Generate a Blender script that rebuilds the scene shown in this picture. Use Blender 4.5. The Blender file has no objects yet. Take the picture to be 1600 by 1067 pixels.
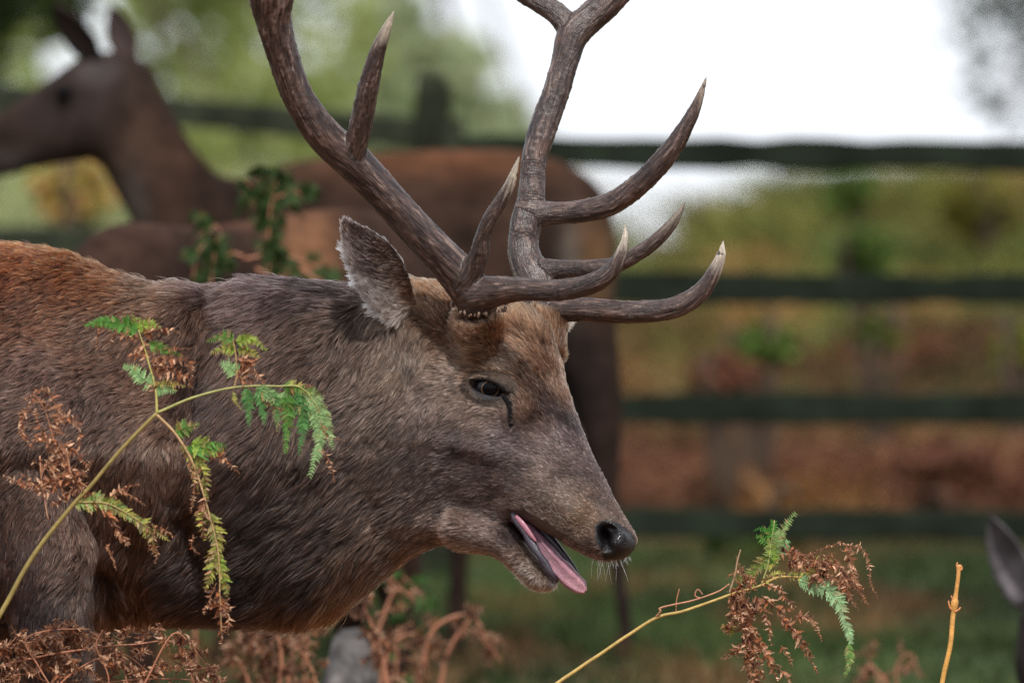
import bpy, bmesh, math, random
import numpy as np
from mathutils import Vector, Matrix
from mathutils.bvhtree import BVHTree
from mathutils.kdtree import KDTree

# ------------------------------------------------------------------ camera, sky, sun, exposure
scene = bpy.context.scene
COL = scene.collection
D0 = 14.0                 # camera to stag
PX = 0.036 / 0.4 * D0 / 1600.0   # metres per photo pixel at the stag
CZ = 0.95                 # camera height above the ground under the stag

cd = bpy.data.cameras.new("camera"); cam = bpy.data.objects.new("camera", cd); COL.objects.link(cam)
cd.lens = 400; cd.sensor_width = 36; cd.clip_start = 0.5; cd.clip_end = 3000
cam.location = (0, -D0, CZ); cam.rotation_euler = (math.radians(90), 0, 0)
cd.dof.use_dof = True; cd.dof.focus_distance = D0 - 0.07; cd.dof.aperture_fstop = 7.4
scene.camera = cam

SUN_EL, SUN_AZ = math.radians(53), math.radians(10)   # azimuth: to the right of straight behind the camera
sdir = Vector((math.sin(SUN_AZ) * math.cos(SUN_EL), -math.cos(SUN_AZ) * math.cos(SUN_EL), math.sin(SUN_EL)))
w = bpy.data.worlds.new("World"); scene.world = w; w.use_nodes = True
nt = w.node_tree; nt.nodes.clear()
out = nt.nodes.new("ShaderNodeOutputWorld"); bg = nt.nodes.new("ShaderNodeBackground")
sky = nt.nodes.new("ShaderNodeTexSky"); sky.sky_type = 'NISHITA'; sky.sun_disc = False
sky.sun_elevation = SUN_EL; sky.sun_rotation = math.pi - SUN_AZ
sky.air_density = 1.0; sky.dust_density = 2.0
tc = nt.nodes.new("ShaderNodeTexCoord"); nz = nt.nodes.new("ShaderNodeTexNoise"); nz.inputs["Scale"].default_value = 2.6
nz.inputs["Detail"].default_value = 5
rp = nt.nodes.new("ShaderNodeValToRGB"); rp.color_ramp.elements[0].position = 0.36; rp.color_ramp.elements[1].position = 0.5
mx = nt.nodes.new("ShaderNodeMix"); mx.data_type = 'RGBA'
mx.inputs["B"].default_value = (14.6, 15.2, 16.2, 1)
nt.links.new(tc.outputs["Generated"], nz.inputs["Vector"]); nt.links.new(nz.outputs["Fac"], rp.inputs["Fac"])
nt.links.new(rp.outputs["Color"], mx.inputs["Factor"]); nt.links.new(sky.outputs["Color"], mx.inputs["A"])
nt.links.new(mx.outputs["Result"], bg.inputs["Color"]); nt.links.new(bg.outputs["Background"], out.inputs["Surface"])
bg.inputs["Strength"].default_value = 0.088

sl = bpy.data.lights.new("sun", 'SUN'); so = bpy.data.objects.new("sun", sl); COL.objects.link(so)
sl.energy = 5.0; sl.angle = math.radians(3); sl.color = (1.0, 0.945, 0.88)
so.rotation_euler = sdir.to_track_quat('Z', 'Y').to_euler(); so.location = (3, -8, 9)

vs = scene.view_settings
scene.display_settings.display_device = 'sRGB'
vs.view_transform = 'Standard'; vs.look = 'None'; vs.exposure = -0.22; vs.gamma = 1.0; vs.use_curve_mapping = False
scene.render.engine = 'CYCLES'
scene.cycles.use_denoising = True; scene.cycles.denoising_prefilter = 'NONE'; scene.cycles.use_adaptive_sampling = False
scene.cycles.max_bounces = 7; scene.cycles.diffuse_bounces = 3; scene.cycles.transparent_max_bounces = 8
scene.cycles.sample_clamp_indirect = 2.5; scene.cycles.sample_clamp_direct = 6.0
scene.cycles_curves.shape = 'RIBBONS'

rng = np.random.default_rng(11); random.seed(4)

# ------------------------------------------------------------------ helpers
def k_of(Y): return (D0 + Y) / D0
def P(px, py, Y=0.0):
    k = k_of(Y); return np.array([(px - 800) * PX * k, Y, CZ + (533.5 - py) * PX * k])
def to_px(v):
    v = np.asarray(v); k = (D0 + v[:, 1]) / D0
    return v[:, 0] / (PX * k) + 800, 533.5 - (v[:, 2] - CZ) / (PX * k)
def srgb(r, g, b, m=1.0):
    f = lambda c: ((c / 255 + 0.055) / 1.055) ** 2.4 if c > 10 else c / 255 / 12.92
    return (f(r) * m, f(g) * m, f(b) * m)
def _h(i, j, k, seed):
    n = (i.astype(np.int64) * 374761393 + j.astype(np.int64) * 668265263 + k.astype(np.int64) * 2147483647 + seed * 974711) & 0xffffffff
    n = ((n ^ (n >> 13)) * 1274126177) & 0xffffffff
    n = ((n ^ (n >> 16)) * 2246822519) & 0xffffffff
    return ((n ^ (n >> 15)) & 0xffffff) / float(0xffffff) * 2 - 1
def vnoise(p, scale=1.0, seed=0):
    q = np.asarray(p, float) * scale; f0 = np.floor(q); f = q - f0; f = f * f * (3 - 2 * f); i = f0.astype(np.int64)
    r = 0
    for a in (0, 1):
        for b in (0, 1):
            for c in (0, 1):
                wgt = (f[:, 0] if a else 1 - f[:, 0]) * (f[:, 1] if b else 1 - f[:, 1]) * (f[:, 2] if c else 1 - f[:, 2])
                r = r + wgt * _h(i[:, 0] + a, i[:, 1] + b, i[:, 2] + c, seed)
    return r
def fbm(p, scale, seed=0, octs=3):
    r = 0; a = 1
    for o in range(octs): r = r + a * vnoise(p, scale * 2 ** o, seed + o * 17); a *= 0.5
    return r / 1.7
def catmull(pts, n):
    pts = np.asarray(pts, float); m = len(pts)
    if m == 2: return pts[0] + (pts[1] - pts[0]) * np.linspace(0, 1, n)[:, None]
    ext = np.vstack([2 * pts[0] - pts[1], pts, 2 * pts[-1] - pts[-2]])
    u = np.linspace(0, m - 1, n); i = np.minimum(u.astype(int), m - 2); t = (u - i)[:, None]
    a, b, c, d = ext[i], ext[i + 1], ext[i + 2], ext[i + 3]
    return 0.5 * ((2 * b) + (-a + c) * t + (2 * a - 5 * b + 4 * c - d) * t ** 2 + (-a + 3 * b - 3 * c + d) * t ** 3)
def nrm(v): return v / np.maximum(np.linalg.norm(v, axis=-1, keepdims=True), 1e-12)

class MB:
    """collects vertices, faces and vertex colours for one mesh"""
    def __init__(s): s.v = []; s.f = []; s.c = []; s.n = 0
    def add(s, v, f, c=None):
        v = np.asarray(v, float).reshape(-1, 3)
        s.v.append(v); s.f += [tuple(int(i) + s.n for i in q) for q in f]
        if c is None: c = (0.5, 0.5, 0.5)
        c = np.asarray(c, float)
        s.c.append(np.tile(c, (len(v), 1)) if c.ndim == 1 else c)
        s.n += len(v)
    def tube(s, pts, rad, seg=8, c=None, cap=True):
        pts = np.asarray(pts, float); m = len(pts); rad = np.broadcast_to(np.asarray(rad, float), (m,))
        t = nrm(np.gradient(pts, axis=0)); ref = np.array([0.13, 1.0, 0.07]); ref = ref - t[0] * (ref @ t[0]); a = nrm(ref)
        V = []
        ang = np.linspace(0, 2 * math.pi, seg, endpoint=False)
        for i in range(m):
            a = nrm(a - t[i] * (a @ t[i])); b = np.cross(t[i], a)
            V.append(pts[i] + rad[i] * (np.cos(ang)[:, None] * a + np.sin(ang)[:, None] * b))
        V = np.vstack(V); F = []
        for i in range(m - 1):
            for j in range(seg):
                k = (j + 1) % seg; F.append((i * seg + j, i * seg + k, (i + 1) * seg + k, (i + 1) * seg + j))
        if cap: F.append(tuple(range(seg))[::-1]); F.append(tuple((m - 1) * seg + j for j in range(seg)))
        cc = None
        if c is not None:
            c = np.asarray(c, float); cc = c if c.ndim == 1 else np.repeat(c, seg, axis=0)
        s.add(V, F, cc)
    def mesh(s, name, smooth=True):
        me = bpy.data.meshes.new(name); V = np.vstack(s.v)
        me.from_pydata(V.tolist(), [], s.f); me.update()
        at = me.color_attributes.new("col", 'FLOAT_COLOR', 'POINT')
        C = np.hstack([np.vstack(s.c), np.ones((s.n, 1))]); at.data.foreach_set("color", C.ravel().astype(np.float32))
        if smooth: me.polygons.foreach_set("use_smooth", [True] * len(me.polygons))
        return me

OFF = {}
def thing(name, label, cat, loc, group=None, rotz=0):
    o = bpy.data.objects.new(name, None); COL.objects.link(o); o.location = Vector(loc); o.rotation_euler = (0, 0, rotz)
    o.empty_display_size = 0.1
    o["label"] = label; o["category"] = cat
    if group: o["group"] = group
    OFF[o.name] = np.array(loc, float); return o
def part(name, me, mat, parent, label=None):
    """mesh in world coordinates becomes a child of parent"""
    off = OFF.get(parent.name, np.zeros(3))
    me.transform(Matrix.Translation(Vector(-off)))
    o = bpy.data.objects.new(name, me); COL.objects.link(o); o.parent = parent; OFF[o.name] = off
    if mat: me.materials.append(mat)
    if label: o["label"] = label
    return o
def single(name, me, mat, kind=None, label=None, cat=None, group=None):
    o = bpy.data.objects.new(name, me); COL.objects.link(o); me.materials.append(mat)
    if kind: o["kind"] = kind
    if label: o["label"] = label
    if cat: o["category"] = cat
    if group: o["group"] = group
    return o

# ------------------------------------------------------------------ materials
def new_mat(name):
    m = bpy.data.materials.new(name); m.use_nodes = True; n = m.node_tree; b = n.nodes["Principled BSDF"]; return m, n, b
def N(n, t, **kw):
    x = n.nodes.new(t)
    for k, v in kw.items():
        if k in x.inputs.keys(): x.inputs[k].default_value = v
        else: setattr(x, k, v)
    return x
def mat_attr(name, rough=0.8, bump=0.0, bscale=200, var=0.25, vscale=60, transl=0.0, spec=0.4, detail=6):
    """base colour from the mesh's own 'col' attribute, broken up by noise"""
    m, n, b = new_mat(name); L = n.links.new
    a = N(n, "ShaderNodeAttribute"); a.attribute_name = "col"
    t = N(n, "ShaderNodeTexCoord"); z = N(n, "ShaderNodeTexNoise", Scale=vscale, Detail=detail)
    L(t.outputs["Object"], z.inputs["Vector"])
    mr = N(n, "ShaderNodeMapRange"); mr.inputs[1].default_value = 0.3; mr.inputs[2].default_value = 0.7
    mr.inputs[3].default_value = 1 - var; mr.inputs[4].default_value = 1 + var
    L(z.outputs["Fac"], mr.inputs[0])
    mu = N(n, "ShaderNodeVectorMath", operation='SCALE'); L(a.outputs["Color"], mu.inputs[0]); L(mr.outputs[0], mu.inputs["Scale"])
    L(mu.outputs[0], b.inputs["Base Color"])
    b.inputs["Roughness"].default_value = rough; b.inputs["Specular IOR Level"].default_value = spec
    if bump:
        z2 = N(n, "ShaderNodeTexNoise", Scale=bscale, Detail=5); L(t.outputs["Object"], z2.inputs["Vector"])
        bp = N(n, "ShaderNodeBump", Strength=bump, Distance=0.004); L(z2.outputs["Fac"], bp.inputs["Height"]); L(bp.outputs[0], b.inputs["Normal"])
    if transl:
        tr = N(n, "ShaderNodeBsdfTranslucent"); L(mu.outputs[0], tr.inputs["Color"])
        ms = N(n, "ShaderNodeMixShader"); ms.inputs[0].default_value = transl
        L(b.outputs[0], ms.inputs[1]); L(tr.outputs[0], ms.inputs[2]); L(ms.outputs[0], n.nodes["Material Output"].inputs["Surface"])
    return m
def mat_fur(name, rough=0.34):
    m, n, b = new_mat(name); L = n.links.new; n.nodes.remove(b)
    h = N(n, "ShaderNodeBsdfHairPrincipled"); h.parametrization = 'COLOR'
    a = N(n, "ShaderNodeAttribute"); a.attribute_name = "hcol"
    hi = N(n, "ShaderNodeHairInfo")
    mr = N(n, "ShaderNodeMapRange"); mr.inputs[1].default_value = 0.05; mr.inputs[2].default_value = 0.75
    mr.inputs[3].default_value = 0.16; mr.inputs[4].default_value = 1.25; L(hi.outputs["Intercept"], mr.inputs[0])
    mu = N(n, "ShaderNodeVectorMath", operation='SCALE'); L(a.outputs["Color"], mu.inputs[0]); L(mr.outputs[0], mu.inputs["Scale"])
    L(mu.outputs[0], h.inputs["Color"]); h.inputs["IOR"].default_value = 1.42; h.inputs["Roughness"].default_value = rough; h.inputs["Radial Roughness"].default_value = 0.5
    L(h.outputs[0], n.nodes["Material Output"].inputs["Surface"]); return m

M_hide = mat_attr("hide", 0.75, 0.5, 260, 0.3, 90)
M_fur = mat_fur("fur")
M_leaf = mat_attr("fern_leaf", 0.6, 0.0, 200, 0.2, 120, transl=0.3, spec=.2)
M_dead = mat_attr("dead_frond", 0.8, 0.0, 200, 0.3, 150, transl=0.15)
M_stem = mat_attr("stem", 0.5, 0.3, 300, 0.2, 80)
M_wood = mat_attr("fence_wood", 0.95, 0.6, 60, 0.45, 9, spec=.08)
M_treeleaf = mat_attr("tree_leaf", 0.6, 0, 10, 0.2, 5, transl=0.65)
M_veg = mat_attr("vegetation", 0.8, 0, 10, 0.25, 5, transl=0.3, spec=.1)
M_ground = mat_attr("soil_and_turf", 0.95, 0.5, 30, 0.4, 3, spec=.1)
M_bark = mat_attr("bark", 0.9, 0.8, 20, 0.4, 5)
M_bfur = mat_attr("background_coat", 0.9, 0.6, 160, 0.3, 30, spec=.08)
M_stone = mat_attr("mottled_stone", 0.9, 0.8, 50, 0.95, 34)

def glossy(name, col, rough, coat=0.0, bump=0.0, bscale=300, sss=0.0):
    m, n, b = new_mat(name); b.inputs["Base Color"].default_value = (*col, 1); b.inputs["Roughness"].default_value = rough
    b.inputs["Coat Weight"].default_value = coat; b.inputs["Coat Roughness"].default_value = 0.08
    if sss:
        b.inputs["Subsurface Weight"].default_value = sss; b.inputs["Subsurface Scale"].default_value = 0.004
    t = N(n, "ShaderNodeTexCoord"); z = N(n, "ShaderNodeTexNoise", Scale=bscale * 0.4, Detail=5); n.links.new(t.outputs["Object"], z.inputs["Vector"])
    cr = N(n, "ShaderNodeMix"); cr.data_type = 'RGBA'; cr.inputs["A"].default_value = (*[c * 0.6 for c in col], 1); cr.inputs["B"].default_value = (*[min(1, c * 1.35) for c in col], 1)
    n.links.new(z.outputs["Fac"], cr.inputs["Factor"]); n.links.new(cr.outputs["Result"], b.inputs["Base Color"])
    if bump:
        z2 = N(n, "ShaderNodeTexVoronoi", Scale=bscale); n.links.new(t.outputs["Object"], z2.inputs["Vector"])
        bp = N(n, "ShaderNodeBump", Strength=bump, Distance=0.001); n.links.new(z2.outputs["Distance"], bp.inputs["Height"]); n.links.new(bp.outputs[0], b.inputs["Normal"])
    return m
M_tongue = glossy("tongue_flesh", srgb(172, 112, 130), 0.38, 0.25, 0.5, 900, 0.25)
M_lip = glossy("wet_dark_lip", srgb(54, 48, 60), 0.35, 0.3, 0.4, 700)
M_gum = glossy("gum", srgb(150, 95, 110), 0.4, 0.3, 0.2, 700)
M_nose = glossy("wet_nose", (0.006, 0.005, 0.006), 0.3, 0.1, 1.0, 520); M_nose.node_tree.nodes["Principled BSDF"].inputs["Specular IOR Level"].default_value = .3
M_lid = glossy("eyelid_skin", srgb(52, 49, 62), 0.42, 0.25, 0.6, 900)
M_slit = glossy("gland_slit", (0.006, 0.005, 0.006), 0.8); M_slit.node_tree.nodes["Principled BSDF"].inputs["Specular IOR Level"].default_value = .1
M_black = glossy("pupil", (0.002, 0.002, 0.003), 0.12, 0.0)
for _m in (M_black, ): _m.node_tree.nodes['Principled BSDF'].inputs['Specular IOR Level'].default_value = .1
M_sclera = glossy("eye_white", (0.008, 0.007, 0.009), 0.2, 0.0)
M_sclera.node_tree.nodes['Principled BSDF'].inputs['Specular IOR Level'].default_value = .3
M_iris = glossy("iris", srgb(86, 62, 40), 0.25, 0.2)

# ------------------------------------------------------------------ ground and hill
def crest_px(px):
    """photo height of the hill's skyline"""
    return np.interp(px, [-1500, 0, 600, 850, 920, 960, 1080, 1105, 1145, 1190, 1230, 1600, 3500],
                     [300, 300, 290, 300, 370, 408, 398, 330, 318, 330, 288, 282, 260])
def ground_z(x, y):
    x = np.asarray(x, float); y = np.asarray(y, float)
    base = np.interp(y, [-200, -20, 0, 2, 7, 11, 15], [-1.0, -0.1, 0.0, 0.06, 0.38, 0.40, 0.45])
    px = 800 + np.clip(x / (PX * (D0 + 30) / D0), -4000, 6000)
    top = CZ + (533.5 - crest_px(px)) * PX * (D0 + 30) / D0 - 0.10
    t = np.clip((y - 15) / 15, 0, 1); t = t * t * (3 - 2 * t)
    z = base + (top - 0.45) * t
    z = z - np.clip((y - 34), 0, 40) * 0.02
    p = np.stack([x, y, x * 0], -1).reshape(-1, 3)
    return z + (0.02 * vnoise(p, 1.3, 5) + 0.05 * vnoise(p, 0.21, 6)).reshape(z.shape) * np.clip((y - 2) / 5, 0, 1)
def sheet(name, xs, ys, zf, cf, mat, kind="structure"):
    X, Y = np.meshgrid(xs, ys); Z = zf(X, Y); V = np.stack([X, Y, Z], -1).reshape(-1, 3); a, b = len(xs), len(ys)
    F = [(j * a + i, j * a + i + 1, (j + 1) * a + i + 1, (j + 1) * a + i) for j in range(b - 1) for i in range(a - 1)]
    m = MB(); m.add(V, F, cf(V)); return single(name, m.mesh(name), mat, kind)
GREEN, DKGREEN, OLIVE, YEL = srgb(62, 76, 42), srgb(32, 40, 28), srgb(104, 106, 56), srgb(150, 128, 52)
RUST, RED, TAN = srgb(112, 78, 54), srgb(102, 68, 52), srgb(150, 112, 72)
def veg_colour(V, seed=0):
    """turf and bracken colours in drifts, by where they grow"""
    px, py = to_px(V); n1 = .45 * fbm(V * [1, .6, 1.6], 1.1, 31 + seed) + .9 * fbm(V * [1, .22, 1.2], 3.1, 35 + seed); n2 = .4 * fbm(V * [1, .5, 1.8], 2.3, 57 + seed) + .9 * fbm(V * [1, .22, 1.2], 4.3, 61 + seed)
    C = np.zeros((len(V), 3))
    grass = np.array(GREEN); dk = np.array(DKGREEN)
    # near turf
    mixn = np.clip(0.35 + 0.9 * n1, 0, 1)[:, None]
    C[:] = grass * (1 - mixn) + dk * mixn
    br = np.clip((n2 - 0.10) * 3, 0, .85)[:, None] * np.clip(1.6 - np.abs(V[:, 1:2] - 1) * .14, 0.9, 1); near_b = np.clip((3.5 - V[:, 1:2]) / 2, 0, 1) * .85; br = np.maximum(br, near_b); C = C * (1 - .7 * near_b); C = C * (1 - br) + np.array(RUST) * br
    # bank behind the fence
    b = np.clip((V[:, 1:2] - 13) / 3, 0, 1)
    hh = np.clip((V[:, 1:2] - 16) / 12, 0, 1)          # 0 bottom of the bank, 1 top
    red = np.array(RED) * (0.85 + 0.3 * n1[:, None]); ol = np.array(OLIVE) * (0.9 + 0.4 * n2[:, None])
    fac = np.clip(hh * 1.5 - 0.35 + 1.6 * n1[:, None], 0, 1)
    bank = red * (1 - fac) + ol * fac
    g = np.clip((n2[:, None] - 0.1) * 3.5, 0, 1) * np.clip(hh * 2, 0, 1); bank = bank * (1 - g) + np.array(GREEN) * 1.15 * g
    tn = np.clip((-n2[:, None] - 0.25) * 3.5, 0, 1); bank = bank * (1 - tn) + np.array(TAN) * 0.8 * tn
    C = C * (1 - b) + bank * 1.25 * b
    lft = np.clip((560 - px) / 250, 0, 1)[:, None] * b     # meadow on the left, sunlight put into its paler colour
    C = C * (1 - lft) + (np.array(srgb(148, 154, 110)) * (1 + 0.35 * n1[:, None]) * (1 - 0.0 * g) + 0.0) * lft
    return np.clip(C, 0.004, 1)
xs = np.concatenate([np.linspace(-900, -12, 18), np.linspace(-10, 10, 121), np.linspace(12, 900, 18)])
ys = np.concatenate([np.linspace(-120, -4, 12), np.linspace(-3, 40, 130), np.linspace(44, 1500, 22)])
sheet("ground", xs, ys, ground_z, veg_colour, M_ground)

def blades(name, n, yr, hgt, wid, seed, spread=1.25, ypow=1.0, lean=0.5, colmul=1.0, colf=None):
    r = np.random.default_rng(seed); y = yr[0] + (yr[1] - yr[0]) * r.random(n) ** ypow
    hw = 800 * PX * (D0 + y) / D0 * spread; x = (r.random(n) * 2 - 1) * hw
    z = ground_z(x, y) - 0.01; B = np.stack([x, y, z], 1)
    h = hgt * (0.4 + r.random(n) ** 1.5 * 1.1) * (0.6 + 0.8 * np.clip(0.5 + fbm(B, 0.9, seed), 0, 1))
    a = r.random(n) * 2 * math.pi; wv = np.stack([np.cos(a), np.sin(a), a * 0], 1) * (wid * (0.6 + 0.8 * r.random(n)))[:, None]
    le = np.stack([r.normal(0, lean, n), r.normal(0, lean, n), np.ones(n)], 1)
    mid = B + le * (h * 0.55)[:, None] * [0.6, 0.6, 1]; tip = B + le * h[:, None] * [1.2, 1.2, 0.95]
    V = np.stack([B - wv, B + wv, mid + wv * 0.8, mid - wv * 0.8, tip], 1).reshape(-1, 3)
    C = (colf or veg_colour)(B) * (0.7 + 0.7 * r.random(n))[:, None] * colmul
    F = np.arange(n)[:, None] * 5
    q = np.concatenate([F + 0, F + 1, F + 2, F + 3], 1); t = np.concatenate([F + 3, F + 2, F + 4], 1)
    m = MB(); m.v = [V]; m.f = q.tolist() + t.tolist(); m.c = [np.repeat(C, 5, 0)]; m.n = len(V)
    return m.mesh(name, False)
single("grass", blades("grass", 52000, (1.5, 15), 0.055, 0.0028, 3, 1.35), M_veg, "stuff")
single("bracken_bank", blades("bracken_bank", 60000, (15.5, 33), 0.15, 0.014, 9, 1.4, 1.0, 0.9), M_veg, "stuff")

# ------------------------------------------------------------------ trees beyond the bank
def tree(label, px, Y, trunk_h, crown, r_leaf, n, cols, seed, base_r=0.28, group="trees beyond the fence"):
    """crown: list of (px, py, radius_px, depth factor) clumps placed round the trunk"""
    r = np.random.default_rng(seed); b = P(px, 0, Y); b[2] = float(ground_z(b[0], b[1])) - 0.05
    t = thing("broadleaf_tree", label, "tree", b, group); m = MB()
    top = b + [0.2, 0, trunk_h]; mid = (b + top) / 2 + [0.15, 0.1, 0]
    pts = catmull([b, mid, top], 14); m.tube(pts, np.linspace(base_r, base_r * 0.35, 14), 10, srgb(70, 62, 50))
    k = k_of(Y); cen = []
    for (cx, cy, cr, dy) in crown:
        c = P(cx, cy, Y); c[1] = Y + dy; cen.append((c, cr * PX * k))
        s = pts[min(13, 6 + r.integers(0, 7))]; q = (s + c) / 2 + r.normal(0, 0.15, 3)
        m.tube(catmull([s, q, c], 9), np.linspace(base_r * 0.3, 0.02, 9), 6, srgb(66, 58, 48))
    part("trunk", m.mesh("trunk"), M_bark, t)
    V = []; C = []
    wt = np.array([c[1] ** 2 for c in cen]); wt /= wt.sum(); ids = r.choice(len(cen), n, p=wt)
    d = nrm(r.normal(size=(n, 3))); rad = r.random(n) ** 0.45
    ce = np.array([c[0] for c in cen])[ids]; cr = np.array([c[1] for c in cen])[ids]
    p = ce + d * (rad * cr)[:, None] * [1, 0.9, 0.85]
    keep = fbm(p, 0.55 * 14 / (D0 + Y) * 6, seed) > -0.08; p = p[keep]; n = len(p)
    a = nrm(r.normal(size=(n, 3))); c2 = nrm(np.cross(a, r.normal(size=(n, 3))))
    s = r_leaf * (0.6 + 0.8 * r.random(n))[:, None]
    V = np.stack([p - a * s, p + c2 * s * 0.55, p + a * s, p - c2 * s * 0.55], 1).reshape(-1, 3)
    cc = np.array(cols)[r.integers(0, len(cols), n)] * (0.75 + 0.5 * r.random(n))[:, None]
    mm = MB(); mm.v = [V]; F = np.arange(n)[:, None] * 4; mm.f = np.concatenate([F, F + 1, F + 2, F + 3], 1).tolist(); mm.c = [np.repeat(cc, 4, 0)]; mm.n = len(V)
    part("crown", mm.mesh("crown", False), M_treeleaf, t)
LG = [srgb(162, 172, 108), srgb(148, 160, 98), srgb(178, 184, 126)]
PG = [srgb(176, 186, 150), srgb(164, 176, 138), srgb(186, 192, 162)]  # leaf colours paled to carry haze and sky glow
DG = [srgb(66, 82, 40), srgb(78, 94, 44), srgb(54, 66, 36)]
tree("light green leafy tree filling the top of the view behind the left fence rails", -60, 46, 7.0,
     [(30, 90, 110, -1), (80, 60, 190, 0), (300, 0, 220, 1), (450, 60, 170, -.5), (250, 170, 190, 0), (60, 230, 190, 1), (400, 230, 170, 0), (130, -200, 260, 0), (450, -230, 260, 1), (-200, 60, 300, 0), (300, -480, 330, 0), (-150, -300, 300, 0)],
     0.075, 10500, LG, 21, .16)
tree("pale grey-green tree right of the light green one, thinning towards the sky", 560, 70, 8.0,
     [(560, 60, 130, 0), (520, 170, 140, 1), (640, 190, 130, 0), (700, 110, 75, 0), (760, 210, 90, 1), (800, 240, 70, 0), (480, -80, 120, 0), (640, 260, 120, 0), (850, 262, 50, 0), (430, -300, 180, 0)],
     0.11, 5200, PG, 22, .14)
tree("dark leafed branch end of the tree at the top left corner", -120, 30, 6.0,
     [(30, -20, 120, 0), (-60, 70, 100, 0), (60, -120, 190, 0), (-150, -60, 200, 1), (-300, 100, 260, 0)], 0.05, 4200, DG, 23, 0.15)
tree("sparse bluish tree with thin twigs at the top right corner", 1700, 60, 6.5,
     [(1600, 150, 110, 0), (1540, 40, 90, 0), (1600, 20, 120, 0), (1560, 215, 55, 0), (1650, 250, 120, 0), (1470, 10, 50, 0), (1750, 0, 300, 1)], 0.08, 650,
     [srgb(100, 108, 104), srgb(88, 98, 92)], 24, 0.2)

# far treeline closing the left of the view
def shrub(label, px, py, rpx, Y, cols, n, leaf, seed, squash=0.8, group="shrubs on the bank"):
    r = np.random.default_rng(seed); c = P(px, py, Y); R = rpx * PX * k_of(Y); gz = float(ground_z(c[0], c[1]))
    t = thing("shrub", label, "shrub", (c[0], c[1], gz), group); m = MB()
    for i in range(7):
        e = c + r.normal(0, R * 0.4, 3); m.tube(catmull([[c[0], c[1], gz - .03], (c + e) / 2 + r.normal(0, .04, 3), e], 6), np.linspace(.018, .005, 6), 5, srgb(70, 56, 44))
    part("stem", m.mesh("stem"), M_bark, t)
    d = nrm(r.normal(size=(n, 3))); p = c + d * (r.random(n) ** .5 * R * (0.7 + 0.5 * vnoise(d * 3, 1, seed)))[:, None] * [1, .8, squash]
    a = nrm(r.normal(size=(n, 3))); c2 = nrm(np.cross(a, r.normal(size=(n, 3)))); s = leaf * (0.6 + 0.8 * r.random(n))[:, None]
    V = np.stack([p - a * s, p + c2 * s * .5, p + a * s, p - c2 * s * .5], 1).reshape(-1, 3)
    cc = np.array(cols)[r.integers(0, len(cols), n)] * (.7 + .6 * r.random(n))[:, None]
    mm = MB(); mm.v = [V]; F = np.arange(n)[:, None] * 4; mm.f = np.concatenate([F, F + 1, F + 2, F + 3], 1).tolist(); mm.c = [np.repeat(cc, 4, 0)]; mm.n = len(V)
    part("foliage", mm.mesh("foliage", False), M_veg, t)
BG = [srgb(84, 108, 50), srgb(98, 120, 58), srgb(74, 94, 46)]
shrub("bright green bush just above the second fence rail, right of centre", 1345, 400, 62, 22, BG, 1300, 0.03, 31)
shrub("green bush against the skyline under the top rail", 1330, 300, 52, 26, BG, 900, 0.03, 32)
shrub("olive and yellow bush under the top rail at the far right", 1530, 330, 80, 24, [srgb(120, 112, 48), srgb(100, 100, 46)], 1300, 0.03, 33)
shrub("green bush behind the third gap of the fence near the antler tip", 1195, 540, 55, 16, BG, 900, 0.022, 34)
shrub("green and yellow bush in the third gap at the far right", 1370, 525, 48, 17, BG + [srgb(130, 122, 50)], 800, 0.022, 35)
shrub("rusty brown bramble below the third rail in the middle of the right side", 1130, 590, 60, 15.5, [srgb(118, 80, 62), srgb(104, 70, 54)], 1000, 0.02, 36)
shrub("golden bush beside the left hind's chin behind the rails", 110, 300, 75, 16, [srgb(196, 170, 96), srgb(170, 164, 92), srgb(196, 144, 108)], 1200, 0.022, 37)
shrub("dark green thicket under the lowest rail", 1180, 850, 95, 12.5, DG, 1300, 0.02, 38, .5)
shrub("yellow-green bush at the right edge behind the third rail gap", 1590, 540, 42, 17, [srgb(130, 126, 50), srgb(100, 112, 44)], 700, 0.022, 39)
shrub("reddish bramble under the third rail at the right", 1480, 740, 90, 15, [srgb(122, 82, 66), srgb(104, 72, 56)], 1500, 0.02, 40, .7)

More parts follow.
